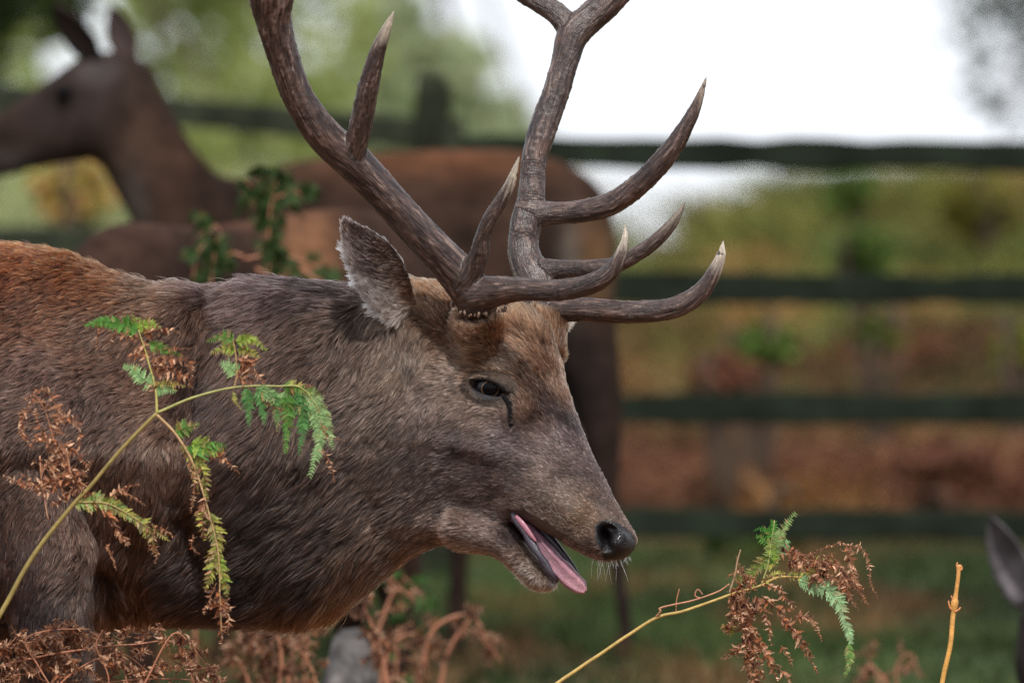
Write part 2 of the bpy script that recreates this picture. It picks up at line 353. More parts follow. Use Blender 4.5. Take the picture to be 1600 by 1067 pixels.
# ------------------------------------------------------------------ fences
def fence(label, posts, rails, Y0, Y1, rail_r, colr, post_top, px0, px1, postw=0.075):
    """post-and-rail fence from pixel px0 at depth Y0 to px1 at depth Y1; rails: (py at px0, py at px1)"""
    a = P(px0, 0, Y0); t = thing("wooden_fence", label, "fence", (a[0], a[1], float(ground_z(a[0], a[1]))), "post-and-rail fences")
    r = np.random.default_rng(int(px1) & 255)
    for (q0, q1) in rails:
        A = P(px0, q0, Y0); B = P(px1, q1, Y1); m = MB(); nseg = 26; V = []
        d = nrm(B - A); up = np.array([0, 0, 1.0]); s = nrm(np.cross(d, up))
        for i in range(nseg):
            c = A + (B - A) * i / (nseg - 1) + up * 0.004 * vnoise(np.array([[i * .4, q0, 3.]]), 1, 2)[0]
            hh = rail_r * (1 + .07 * r.normal()); ww = 0.021
            for (u, v) in ((-1, -.85), (-.8, -1), (.8, -1), (1, -.85), (1, .85), (.8, 1), (-.8, 1), (-1, .85)):
                V.append(c + s * ww * u + up * hh * v)
        F = [(i * 8 + j, i * 8 + (j + 1) % 8, (i + 1) * 8 + (j + 1) % 8, (i + 1) * 8 + j) for i in range(nseg - 1) for j in range(8)]
        F += [tuple(range(8))[::-1], tuple((nseg - 1) * 8 + j for j in range(8))]
        m.add(V, F, colr); part("rail", m.mesh("rail", False), M_wood, t)
    for (pp, yy, tp) in posts:
        c = P(pp, tp, yy + 0.075); g = float(ground_z(c[0], c[1])); m = MB(); V = []
        zs = np.concatenate([np.linspace(g - .1, c[2] - .03, 8), [c[2]]])
        for i, z in enumerate(zs):
            f = 1 if i < 8 else .72; o = .004 * r.normal(size=2)
            for u, v in ((-1, -.9), (-.9, -1), (.9, -1), (1, -.9), (1, .9), (.9, 1), (-.9, 1), (-1, .9)):
                V.append([c[0] + o[0] + u * postw * .5 * f, c[1] + o[1] + v * postw * .5 * f, z])
        F = [(i * 8 + j, i * 8 + (j + 1) % 8, (i + 1) * 8 + (j + 1) % 8, (i + 1) * 8 + j) for i in range(8) for j in range(8)] + [tuple(range(8))[::-1], tuple(64 + j for j in range(8))]
        m.add(V, F, np.array(colr) * (.6 if postw > .08 else 1.1)); part("post", m.mesh("post", False), M_wood, t)
DKW = srgb(30, 36, 28); DKW2 = srgb(52, 56, 44)
FY = 10.5
fence("dark green-stained fence of four rails right of the antlers", [(1960, FY + .3, 200)],
      [(236, 252), (446, 458), (640, 636), (818, 822)], FY, FY + .3, 0.033, DKW, 0, 720, 2150)
fence("weathered rail fence behind the hind's neck ending in a squat post", [(678, FY + 1.6, 118), (-560, FY + 4.5, 60)],
      [(212, 92), (400, 345), (560, 540)], FY + 1.6, FY + 4.5, 0.034, DKW2, 0, 715, -700, 0.085)

# ------------------------------------------------------------------ lofting of animal bodies
def loft(mb, secs, nring=28, nalong=10, capn=True):
    """secs: (tx,ty,bx,by,hw_px, Yc, theta_deg, wu,wm,wl) - pixel rows of top and bottom midline, half width and centre depth"""
    S = np.array([[*s[:7], *(s[7:] if len(s) > 7 else (1, 1, 1))] for s in secs], float)
    S = catmull(S, (len(S) - 1) * nalong + 1); V = []
    ang = np.linspace(0, 2 * math.pi, nring, endpoint=False)
    for r in S:
        tx, ty, bx, by, hw, Yc, th, wu, wm, wl = r
        T = P(tx, ty, Yc); B = P(bx, by, Yc); lat = np.array([math.sin(math.radians(th)), math.cos(math.radians(th)), 0])
        s = (1 - np.cos(ang)) / 2; prof = np.interp(s, [0, .25, .5, .75, 1], [wu, wu, wm, wl, wl])
        wv = np.sign(np.sin(ang)) * np.abs(np.sin(ang)) ** 0.92 * prof * hw * PX * k_of(Yc)
        V.append(T + (B - T) * s[:, None] + lat * wv[:, None])
    n = len(S); V = np.vstack(V)
    F = [(i * nring + j, i * nring + (j + 1) % nring, (i + 1) * nring + (j + 1) % nring, (i + 1) * nring + j) for i in range(n - 1) for j in range(nring)]
    F += [tuple(range(nring))[::-1], tuple((n - 1) * nring + j for j in range(nring))]
    mb.add(V, F)
def limb(mb, pts, rs, seg=20, n=None):
    """pts: (px,py,Y); rs: radius in px"""
    W = np.array([P(*p) for p in pts]); R = np.array([r * PX * k_of(p[2]) for r, p in zip(rs, pts)])
    Q = catmull(np.hstack([W, R[:, None]]), (len(pts) - 1) * 8 + 1); mb.tube(Q[:, :3], np.maximum(Q[:, 3], 0.0012), seg)
def remeshed(mb, voxel, smooth=6, fac=0.6):
    me = mb.mesh("tmp"); o = bpy.data.objects.new("tmp", me); COL.objects.link(o)
    md = o.modifiers.new("r", 'REMESH'); md.mode = 'VOXEL'; md.voxel_size = voxel
    s = o.modifiers.new("s", 'SMOOTH'); s.factor = fac; s.iterations = smooth
    dg = bpy.context.evaluated_depsgraph_get(); dg.update()
    res = bpy.data.meshes.new_from_object(o.evaluated_get(dg)); bpy.data.objects.remove(o); bpy.data.meshes.remove(me); return res
def get_v(me):
    a = np.empty(len(me.vertices) * 3); me.vertices.foreach_get("co", a); return a.reshape(-1, 3)
def get_n(me):
    me.update(); a = np.empty(len(me.vertices) * 3, np.float32); me.vertex_normals.foreach_get("vector", a); return a.reshape(-1, 3).astype(float)
def set_v(me, v): me.vertices.foreach_set("co", v.ravel()); me.update()
def set_col(me, c):
    at = me.color_attributes.get("col") or me.color_attributes.new("col", 'FLOAT_COLOR', 'POINT')
    at.data.foreach_set("color", np.hstack([c, np.ones((len(c), 1))]).ravel().astype(np.float32))
def idw(px, py, tab, power=3.0, soft=18.0, extra=None):
    """smooth blend of control rows (px, py, value...) at pixel positions"""
    T = np.array([t[:2] for t in tab], float); A = np.array([t[2:] for t in tab], float)
    out = np.zeros((len(px), A.shape[1])); step = 40000
    for i in range(0, len(px), step):
        d = np.hypot(px[i:i + step, None] - T[None, :, 0], py[i:i + step, None] - T[None, :, 1])
        wt = 1 / (d + soft) ** power; out[i:i + step] = (wt @ A) / wt.sum(1, keepdims=True)
    return out

# ------------------------------------------------------------------ THE STAG
stag = thing("red_deer_stag", "large antlered stag in the foreground with lowered head, open mouth and tongue out", "stag", (P(60, 0, 0)[0], 0, 0))
mb = MB()
loft(mb, [
    (-1345, 540, -1345, 640, 60, 0, 0), (-1290, 440, -1290, 780, 190, 0, 0), (-1100, 395, -1100, 900, 255, 0, 0),
    (-800, 405, -800, 985, 300, 0, 0), (-450, 412, -450, 1030, 300, 0, 0), (-200, 385, -200, 1030, 262, 0, 0, .8, 1, 1),
    (-40, 380, -40, 1020, 232, 0, 0, .72, 1, .95), (90, 397, 90, 1000, 208, 0, 0, .68, 1, .9), (200, 436, 200, 975, 182, -.01, 0, .68, 1, .85),
    (310, 452, 310, 968, 165, -.02, 2, .7, 1, .85), (420, 446, 410, 966, 152, -.03, 4, .75, 1, .85), (510, 446, 490, 962, 140, -.03, 7, .78, 1, .85),
    (575, 446, 560, 920, 128, -.03, 11, .8, 1, .85), (635, 440, 628, 872, 112, -.03, 14, .82, 1, .85), (695, 444, 690, 850, 102, -.03, 17, .82, 1.02, .8),
    (765, 458, 728, 858, 96, -.035, 19, .86, 1.04, .76), (838, 497, 760, 862, 90, -.045, 20, .9, 1.05, .72), (868, 556, 776, 846, 82, -.055, 20, .84, 1.03, .74),
    (884, 610, 792, 824, 72, -.065, 20, .76, 1.0, .85), (905, 665, 812, 814, 64, -.078, 20, .74, 1.0, .95), (926, 712, 836, 823, 58, -.092, 20, .78, 1, 1),
    (947, 756, 866, 838, 54, -.105, 20, .84, 1, 1), (967, 795, 896, 855, 51, -.117, 20, .9, 1, 1.02), (983, 822, 927, 870, 47, -.127, 20, .92, 1, 1),
    (991, 842, 956, 878, 38, -.135, 20, .95, 1, .95), (989, 856, 974, 873, 16, -.139, 20)], 36)
# lower jaw
loft(mb, [(715, 790, 715, 858, 60, -.05, 18), (760, 806, 757, 864, 46, -.06, 19), (790, 816, 783, 872, 41, -.07, 20), (812, 836, 798, 884, 36, -.078, 20),
          (834, 862, 814, 902, 33, -.086, 20), (854, 884, 833, 918, 30, -.094, 20), (868, 900, 853, 921, 22, -.1, 20), (874, 908, 868, 913, 6, -.103, 20)], 20, 6)
# front legs, hind legs
limb(mb, [(-10, 620, -.03), (30, 780, -.09), (66, 900, -.13), (82, 990, -.14), (92, 1080, -.13), (100, 1220, -.125), (108, 1330, -.125), (104, 1400, -.125), (104, 1560, -.125), (100, 1620, -.125), (116, 1690, -.125), (128, 1725, -.125)],
     [120, 112, 78, 58, 50, 38, 38, 26, 21, 28, 25, 33])
limb(mb, [(20, 760, .10), (60, 950, .13), (40, 1080, .125), (20, 1220, .12), (10, 1330, .12), (14, 1400, .12), (20, 1560, .12), (16, 1620, .12), (32, 1690, .12), (44, 1722, .12)],
     [110, 76, 50, 38, 38, 26, 21, 28, 25, 33])
for s, dx in ((-1, 0), (1, 120)):
    limb(mb, [(-1120 + dx, 640, s * .11), (-1090 + dx, 850, s * .14), (-1080 + dx, 1000, s * .13), (-1170 + dx, 1160, s * .12), (-1250 + dx, 1290, s * .12), (-1235 + dx, 1400, s * .12), (-1215 + dx, 1580, s * .12), (-1218 + dx, 1630, s * .12), (-1195 + dx, 1690, s * .12), (-1180 + dx, 1722, s * .12)],
         [150, 140, 88, 48, 42, 30, 24, 29, 25, 33])
# pedicles under the antlers, short tail
limb(mb, [(745, 545, -.06), (744, 512, -.100), (744, 494, -.11)], [44, 38, 34])
limb(mb, [(835, 560, .02), (846, 515, .03), (850, 496, .035)], [46, 36, 32])
limb(mb, [(-1330, 520, 0), (-1375, 600, 0), (-1380, 680, 0)], [40, 34, 16])
body = remeshed(mb, 0.0048, 7, 0.6)
bm = bmesh.new(); bm.from_mesh(body)
def region(v):
    k = (D0 + v.co.y) / D0; return v.co.x / (PX * k) + 800 > 670 and v.co.z > 0.4
es = [e for e in bm.edges if region(e.verts[0]) and region(e.verts[1])]
bmesh.ops.subdivide_edges(bm, edges=es, cuts=1, use_grid_fill=True, smooth=0.4)
bmesh.ops.triangulate(bm, faces=[f for f in bm.faces if len(f.verts) > 4]); bm.to_mesh(body); bm.free(); body.update()

V = get_v(body)
def push(px, py, rx, ry, amt, ang=0, mode='n', near=True):
    global V
    Nn = get_n(body); x, y = to_px(V); c, s = math.cos(math.radians(ang)), math.sin(math.radians(ang))
    dx, dy = x - px, -(y - py); u = (dx * c + dy * s) / rx; v = (-dx * s + dy * c) / ry
    wt = np.exp(-(u * u + v * v)) * (np.clip(-Nn[:, 1] * 3 + .3, 0, 1) if near else 1)
    if near: wt = wt * (V[:, 1] < 0.02)
    if mode == 'n': V = V + Nn * (wt * amt * PX)[:, None]
    else: V = V + np.array([0, -1, 0]) * (wt * amt * PX)[:, None]
    set_v(body, V)
V = V + get_n(body) * (fbm(V, 7, 3) * 0.006 + fbm(V, 22, 4) * 0.0016)[:, None] * np.clip((720 - to_px(V)[0]) / 200, 0.15, 1)[:, None]; set_v(body, V)
for a in [(120, 640, 150, 150, 26), (235, 740, 48, 110, 26, -12), (318, 560, 20, 120, -16, -8), (300, 850, 26, 80, -14, 20), (140, 870, 50, 40, 12), (168, 930, 16, 45, -22, 15),
          (60, 520, 120, 60, -10), (400, 660, 60, 150, 10, -20), (515, 610, 24, 150, -9, -25), (560, 560, 50, 60, 6),
          (585, 800, 26, 90, -3, 30), (662, 700, 70, 85, 15), (620, 500, 40, 40, 16), (700, 545, 34, 40, -9), (640, 610, 20, 60, -7, -20),
          (774, 578, 42, 13, 9, -22), (730, 598, 20, 14, 5), (762, 640, 40, 14, 6, -15), (812, 610, 16, 30, 6), (840, 672, 34, 26, -9), (745, 700, 70, 14, 6, -14),
          (790, 760, 60, 30, 5, -40), (700, 822, 70, 16, 9, -6), (745, 800, 50, 16, -6, -20), (880, 740, 40, 14, -5, -45), (872, 790, 46, 14, 7, -40),
          (905, 805, 22, 18, 6), (800, 560, 24, 14, 5, -40), (770, 530, 40, 18, -4)]:
    push(*a[:5], ang=(a[5] if len(a) > 5 else 0))
# nostril wings and pit, mouth corner, preorbital slit
push(951, 822, 22, 12, 8, -30); push(969, 845, 12, 14, 5); push(934, 848, 10, 20, 5, 20)
push(947, 839, 8, 15, -34, 22, 'y'); push(957, 826, 9, 4.5, -12, -30, 'y'); push(960, 848, 9, 10, 6); push(972, 836, 9, 5, 4, -40); push(944, 858, 5, 4, -4)
push(797, 648, 4.5, 19, -13, 4, 'y'); push(789, 648, 6, 18, 3, 4); push(806, 648, 6, 20, 3, 4)
# eye socket
bv = BVHTree.FromPolygons([Vector(v) for v in V], [p.vertices[:] for p in body.polygons])
camo = Vector(cam.location)
def hit(px, py, bvh=None):
    d = (Vector(P(px, py, 0)) - camo).normalized(); r = (bvh or bv).ray_cast(camo, d); return (np.array(r[0]), np.array(r[1])) if r[0] is not None else (P(px, py, 0), np.array([0, -1., 0]))
EX, EY = 763, 606
surf0, n0 = hit(EX, EY)
ring_out = []
NA = 48
for i in range(NA):
    a = 2 * math.pi * i / NA; h, nn = hit(EX + 1 + 45 * math.cos(a), EY + 1 - 30 * math.sin(a)); ring_out.append(h + nn * 0.0004)
push(EX, EY, 30, 18, -26, -8, 'y')
ec = surf0 + np.array([0, 1, 0]) * 0.0155 ; ER = 0.0185
V = get_v(body)

# skin colours and coat table: px, py, r,g,b (as photographed), flow dx, dy(up), length mm, lift
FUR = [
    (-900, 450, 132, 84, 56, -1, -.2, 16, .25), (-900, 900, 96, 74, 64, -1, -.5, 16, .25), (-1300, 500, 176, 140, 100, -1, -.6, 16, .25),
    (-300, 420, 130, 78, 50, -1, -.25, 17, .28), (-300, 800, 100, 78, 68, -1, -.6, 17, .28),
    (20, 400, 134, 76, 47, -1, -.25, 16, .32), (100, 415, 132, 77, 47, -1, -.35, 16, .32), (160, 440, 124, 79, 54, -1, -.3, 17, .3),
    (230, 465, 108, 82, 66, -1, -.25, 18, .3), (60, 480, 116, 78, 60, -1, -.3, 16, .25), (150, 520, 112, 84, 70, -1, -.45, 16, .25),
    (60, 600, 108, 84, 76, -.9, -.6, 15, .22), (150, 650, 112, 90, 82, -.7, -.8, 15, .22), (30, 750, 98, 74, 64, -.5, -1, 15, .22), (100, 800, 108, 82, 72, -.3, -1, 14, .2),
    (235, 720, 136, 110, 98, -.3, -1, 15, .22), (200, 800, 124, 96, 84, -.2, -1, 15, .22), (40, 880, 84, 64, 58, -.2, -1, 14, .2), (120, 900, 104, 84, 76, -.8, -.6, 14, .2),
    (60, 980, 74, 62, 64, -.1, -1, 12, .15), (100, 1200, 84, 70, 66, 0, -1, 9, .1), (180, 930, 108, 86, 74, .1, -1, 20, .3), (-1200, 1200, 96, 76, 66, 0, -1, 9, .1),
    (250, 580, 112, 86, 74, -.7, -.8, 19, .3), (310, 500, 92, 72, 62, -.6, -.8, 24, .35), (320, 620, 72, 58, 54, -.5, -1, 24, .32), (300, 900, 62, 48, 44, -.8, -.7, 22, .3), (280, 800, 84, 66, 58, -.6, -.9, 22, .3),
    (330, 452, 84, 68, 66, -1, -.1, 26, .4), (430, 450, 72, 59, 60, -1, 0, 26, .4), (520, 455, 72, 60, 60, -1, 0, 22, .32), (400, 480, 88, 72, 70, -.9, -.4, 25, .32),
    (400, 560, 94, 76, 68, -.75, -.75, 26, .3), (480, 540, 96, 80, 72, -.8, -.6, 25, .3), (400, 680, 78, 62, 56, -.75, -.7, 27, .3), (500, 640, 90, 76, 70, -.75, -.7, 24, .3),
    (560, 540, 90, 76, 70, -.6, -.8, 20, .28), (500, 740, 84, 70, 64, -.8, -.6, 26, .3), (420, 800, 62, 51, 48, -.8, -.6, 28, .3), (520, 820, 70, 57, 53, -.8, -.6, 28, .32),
    (400, 920, 46, 38, 38, -.85, -.5, 30, .32), (480, 900, 54, 45, 42, -.8, -.6, 30, .34), (560, 860, 92, 74, 62, -.7, -.7, 28, .38), (530, 945, 128, 98, 74, -.45, -.9, 30, .5), (470, 968, 88, 68, 56, -.3, -1, 30, .5),  # neck underside: dark mane, with some shade put into its colour
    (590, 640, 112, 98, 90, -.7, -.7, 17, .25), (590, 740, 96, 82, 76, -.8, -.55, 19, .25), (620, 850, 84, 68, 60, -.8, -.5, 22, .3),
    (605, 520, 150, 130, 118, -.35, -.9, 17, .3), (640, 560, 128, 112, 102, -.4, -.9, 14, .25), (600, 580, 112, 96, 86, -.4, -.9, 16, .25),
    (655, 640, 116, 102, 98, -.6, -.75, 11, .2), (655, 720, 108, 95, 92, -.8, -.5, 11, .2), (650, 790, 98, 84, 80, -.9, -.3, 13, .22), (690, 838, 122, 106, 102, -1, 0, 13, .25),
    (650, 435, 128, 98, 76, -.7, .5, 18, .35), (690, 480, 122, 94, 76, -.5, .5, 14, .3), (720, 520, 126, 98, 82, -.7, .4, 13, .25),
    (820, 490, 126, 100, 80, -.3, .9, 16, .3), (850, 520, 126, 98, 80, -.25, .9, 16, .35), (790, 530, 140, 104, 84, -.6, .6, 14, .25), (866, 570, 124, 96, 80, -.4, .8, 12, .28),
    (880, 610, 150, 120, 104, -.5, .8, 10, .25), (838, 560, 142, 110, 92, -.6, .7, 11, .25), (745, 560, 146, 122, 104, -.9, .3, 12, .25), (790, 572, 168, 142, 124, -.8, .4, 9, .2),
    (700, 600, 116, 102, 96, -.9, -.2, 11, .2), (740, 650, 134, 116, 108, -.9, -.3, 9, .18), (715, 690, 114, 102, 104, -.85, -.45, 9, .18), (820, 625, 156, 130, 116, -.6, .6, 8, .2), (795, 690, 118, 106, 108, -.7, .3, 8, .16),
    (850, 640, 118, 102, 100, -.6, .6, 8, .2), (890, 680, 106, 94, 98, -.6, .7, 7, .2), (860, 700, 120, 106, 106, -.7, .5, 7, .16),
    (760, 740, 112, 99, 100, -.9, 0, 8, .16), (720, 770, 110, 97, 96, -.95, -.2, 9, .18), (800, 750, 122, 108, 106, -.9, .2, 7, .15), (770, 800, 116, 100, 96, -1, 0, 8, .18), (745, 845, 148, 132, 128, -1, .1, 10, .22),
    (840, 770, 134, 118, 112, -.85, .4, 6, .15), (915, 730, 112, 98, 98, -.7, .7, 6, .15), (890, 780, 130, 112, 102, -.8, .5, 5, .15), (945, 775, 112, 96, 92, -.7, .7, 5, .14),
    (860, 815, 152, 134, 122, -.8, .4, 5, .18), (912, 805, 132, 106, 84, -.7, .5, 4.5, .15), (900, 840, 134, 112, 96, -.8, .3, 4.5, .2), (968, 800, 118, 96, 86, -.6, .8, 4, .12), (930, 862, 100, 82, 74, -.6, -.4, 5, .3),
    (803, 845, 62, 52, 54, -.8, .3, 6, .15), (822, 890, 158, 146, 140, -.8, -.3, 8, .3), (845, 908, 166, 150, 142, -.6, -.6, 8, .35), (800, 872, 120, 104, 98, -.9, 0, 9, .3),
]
GAIN = 0.28
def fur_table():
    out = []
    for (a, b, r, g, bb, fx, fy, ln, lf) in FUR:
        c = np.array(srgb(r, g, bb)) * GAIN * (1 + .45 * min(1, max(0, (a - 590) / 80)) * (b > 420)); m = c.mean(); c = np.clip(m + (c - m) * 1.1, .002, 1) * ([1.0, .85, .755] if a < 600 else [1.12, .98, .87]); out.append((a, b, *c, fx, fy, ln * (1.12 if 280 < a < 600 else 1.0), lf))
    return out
def dark_mask(x, y):
    """hairless skin: nose pad, lip rim, eye rim: 1 = bare"""
    poly = np.array([(931, 820), (944, 811), (962, 816), (984, 829), (996, 848), (992, 872), (968, 886), (948, 876), (938, 858), (931, 842)], float)
    x = np.asarray(x, float); y = np.asarray(y, float); ins = np.zeros(x.shape, bool); dm = np.full(x.shape, 1e9)
    for a, b in zip(poly, np.roll(poly, -1, 0)):
        cr = ((a[1] > y) != (b[1] > y)) & (x < (b[0] - a[0]) * (y - a[1]) / (b[1] - a[1] + 1e-9) + a[0]); ins ^= cr
        ab = b - a; t = np.clip(((x - a[0]) * ab[0] + (y - a[1]) * ab[1]) / (ab @ ab), 0, 1); dm = np.minimum(dm, np.hypot(x - a[0] - t * ab[0], y - a[1] - t * ab[1]))
    m = np.where(ins, -dm, dm) + 2.2 * vnoise(np.stack([x * .16, y * .16, x * 0], 1), 1, 4)
    return 1 - np.clip((m + 2) / 4, 0, 1)
x, y = to_px(V); Q = idw(x, y, fur_table(), 4, 8)
c = Q[:, :3] * 0.55 * (1 + 0.2 * fbm(V, 60, 9)[:, None])
bare = dark_mask(x, y)[:, None]; c = c * (1 - bare) + np.array([0.016, 0.015, 0.018]) * bare
sl_m = np.exp(-(((x - 797) / 5) ** 2 + ((y - 648) / 19) ** 2))[:, None] * (V[:, 1:2] < 0); c = c * (1 - sl_m) + np.array([.006, .005, .006]) * sl_m
# inside of the mouth: faces between the jaws
Nn = get_n(body)
inm = (x > 795) & (x < 885) & (y > 800) & (Nn[:, 2] < -0.5) & (y < 790 + (x - 780) * 0.72 ) & (V[:, 1] > -0.115)
c[inm] = np.array(srgb(60, 40, 44))
hoof = V[:, 2] < 0.045; c[hoof] = srgb(36, 32, 30)
set_col(body, np.clip(c, 0.002, 1)); body.polygons.foreach_set("use_smooth", [True] * len(body.polygons))
# body material slots: hide and wet nose
bo = part("body", body, M_hide, stag); body.materials.append(M_nose)
mi = np.zeros(len(body.polygons), np.int32); cen = np.empty(len(body.polygons) * 3); body.polygons.foreach_get("center", cen); cen = cen.reshape(-1, 3) + OFF[stag.name]
fx_, fy_ = to_px(cen); mi[dark_mask(fx_, fy_) > 0.55] = 1; body.polygons.foreach_set("material_index", mi)

# --- coat
M_furs = M_fur
def build_hair(name, P0, P1, P2, P3, r0, colr, parent, mat):
    n = len(P0); pts = np.stack([P0, P1, P2, P3], 1).reshape(-1, 3) - OFF.get(parent.name, np.zeros(3))
    cu = bpy.data.hair_curves.new(name); cu.add_curves([4] * n)
    cu.attributes["position"].data.foreach_set("vector", pts.ravel().astype(np.float32))
    ra = cu.attributes.get("radius") or cu.attributes.new("radius", 'FLOAT', 'POINT')
    ra.data.foreach_set("value", (np.asarray(r0)[:, None] * np.array([1, .95, .7, .12])).ravel().astype(np.float32))
    ca = cu.attributes.new("hcol", 'FLOAT_COLOR', 'CURVE'); ca.data.foreach_set("color", np.hstack([colr, np.ones((n, 1))]).ravel().astype(np.float32))
    o = bpy.data.objects.new(name, cu); COL.objects.link(o); o.parent = parent; cu.materials.append(mat); OFF[o.name] = OFF.get(parent.name, np.zeros(3)); return o
def sample(me_v, tris, dens, r):
    a, b, c = me_v[tris[:, 0]], me_v[tris[:, 1]], me_v[tris[:, 2]]
    cr = np.cross(b - a, c - a); ar = np.linalg.norm(cr, axis=1) * .5; nn = nrm(cr); ce = (a + b + c) / 3
    e = ar * dens(ce, nn); k = r.poisson(e); idx = np.repeat(np.arange(len(tris)), k); n = len(idx)
    u = r.random(n); v = r.random(n); f = u + v > 1; u[f] = 1 - u[f]; v[f] = 1 - v[f]
    return a[idx] + (b - a)[idx] * u[:, None] + (c - a)[idx] * v[:, None], nn[idx]
def clump(P0, ends, r, every, amt):
    n = len(P0); m = max(8, n // every); ci = r.choice(n, m, replace=False); kd = KDTree(m)
    for j, i in enumerate(ci): kd.insert(P0[i], j)
    kd.balance(); near = np.fromiter((ci[kd.find(p)[1]] for p in P0), np.int64, n)
    P1, P2, P3 = ends; d1, d2, d3 = P1[near] - P0[near], P2[near] - P0[near], P3[near] - P0[near]; c0 = P0[near]; a = amt[:, None]
    return near, (P1 * (1 - .3 * a) + (c0 + d1) * .3 * a, P2 * (1 - .65 * a) + (c0 + d2) * .65 * a, P3 * (1 - a) + (c0 + d3) * a)
def coat(name, me, parent, off, tab, dens, r, thick=0.00021, lmul=1.0, every=6, camt=.42, maskf=None, power=4, vary=.52):
    me.calc_loop_triangles(); t = np.empty(len(me.loop_triangles) * 3, np.int32); me.loop_triangles.foreach_get("vertices", t); t = t.reshape(-1, 3)
    P0, nn = sample(get_v(me) + off, t, dens, r); x, y = to_px(P0)
    if maskf is not None:
        k = maskf(x, y, P0, nn, r); P0, nn, x, y = P0[k], nn[k], x[k], y[k]
    n = len(P0); Q = idw(x, y, tab, power, 8); L = Q[:, 5] * .001 * lmul * np.clip(r.normal(1, .22, n), .4, 1.7); lift = Q[:, 6]
    fl = np.stack([Q[:, 3], np.zeros(n), Q[:, 4]], 1)
    fl = nrm(fl) + np.stack([vnoise(P0, 38, 1) , .8 * vnoise(P0, 38, 5), vnoise(P0, 38, 2)], 1) * .42 + np.stack([vnoise(P0, 130, 11), .6 * vnoise(P0, 130, 15), vnoise(P0, 130, 12)], 1) * .26 + r.normal(0, .10, (n, 3))
    tg = fl - nn * (fl * nn).sum(1, keepdims=True); tg = nrm(tg)
    lf = (lift * np.clip(r.normal(1, .35, n), .2, 2.4) + np.clip(.22 * vnoise(P0, 60, 8), -.05, .3))[:, None]
    d1 = nrm(tg + nn * lf * 1.6); d2 = nrm(tg + nn * lf * .9 + [0, 0, -.04]); d3 = nrm(tg + nn * lf * .25 + [0, 0, -.1])
    s = (L / 3)[:, None]; P1 = P0 + d1 * s; P2 = P1 + d2 * s; P3 = P2 + d3 * s
    near, (P1, P2, P3) = clump(P0, (P1, P2, P3), r, every, np.clip(camt * (.6 + .8 * r.random(n)), 0, .95))
    cb = Q[:, :3]; v = np.exp(r.normal(0, vary, n)) * np.exp(.34 * np.random.default_rng(5).normal(size=n))[near] * (1 + .22 * fbm(P0, 30, 21)) * (1 + .12 * fbm(P0, 9, 25))
    light = r.random(n) < .13; v = np.where(light, v * 4.0, v)
    v = v * np.where(x > 600, 1 - .65 * np.clip(vnoise(P0, 75, 44) * 1.8 - .35, 0, 1), 1) * (1 - .2 * np.clip(fbm(P0, 14, 47) * 2, 0, 1))
    warm = np.stack([1 + .10 * fbm(P0, 16, 33), np.ones(n), 1 - .10 * fbm(P0, 16, 33)], 1)
    colr = np.clip(cb * v[:, None] * warm, .003, .8)
    return build_hair(name, P0 - nn * .0006, P1, P2, P3, thick * np.clip(.6 + L / .02, .7, 1.7) * (.7 + .6 * r.random(n)) * np.where(light, 1.55, .95), colr, parent, M_fur)
def body_dens(ce, nn):
    x, y = to_px(ce); facing = np.clip(-nn[:, 1] * 1.6 + .55, .12, 1)
    inf = (x > -60) & (y > -20) & (y < 1130); head = np.clip((x - 540) / 120, 0, 1)
    return np.where(inf, 520000 + 520000 * head, 50000) * facing * (ce[:, 2] > .05)
def body_mask(x, y, P0, nn, r):
    k = r.random(len(x)) > dark_mask(x, y) * 1.05
    k &= ~((((x - EX - 2) / 38) ** 2 + ((y - EY - 1) / 23) ** 2 < 1) & (P0[:, 1] < 0))
    k &= ~((((x - 796) / 9.5) ** 2 + ((y - 645) / 27) ** 2 < 1) & (P0[:, 1] < 0))
    k &= ~((x > 797) & (x < 884) & (y > 798) & (nn[:, 2] < -.35) & (y < 796 + (x - 790) * .62))
    k &= ~((x > 800) & (x < 880) & (y > 795 + (x - 800) * 1.25) & (y < 822 + (x - 800) * 1.25) & (nn[:, 2] > -.6) & (x - 800 < 76) & (y > 806) & (x > 800))
    return k
coat("coat", body, stag, OFF[stag.name], fur_table(), body_dens, np.random.default_rng(7), maskf=body_mask)

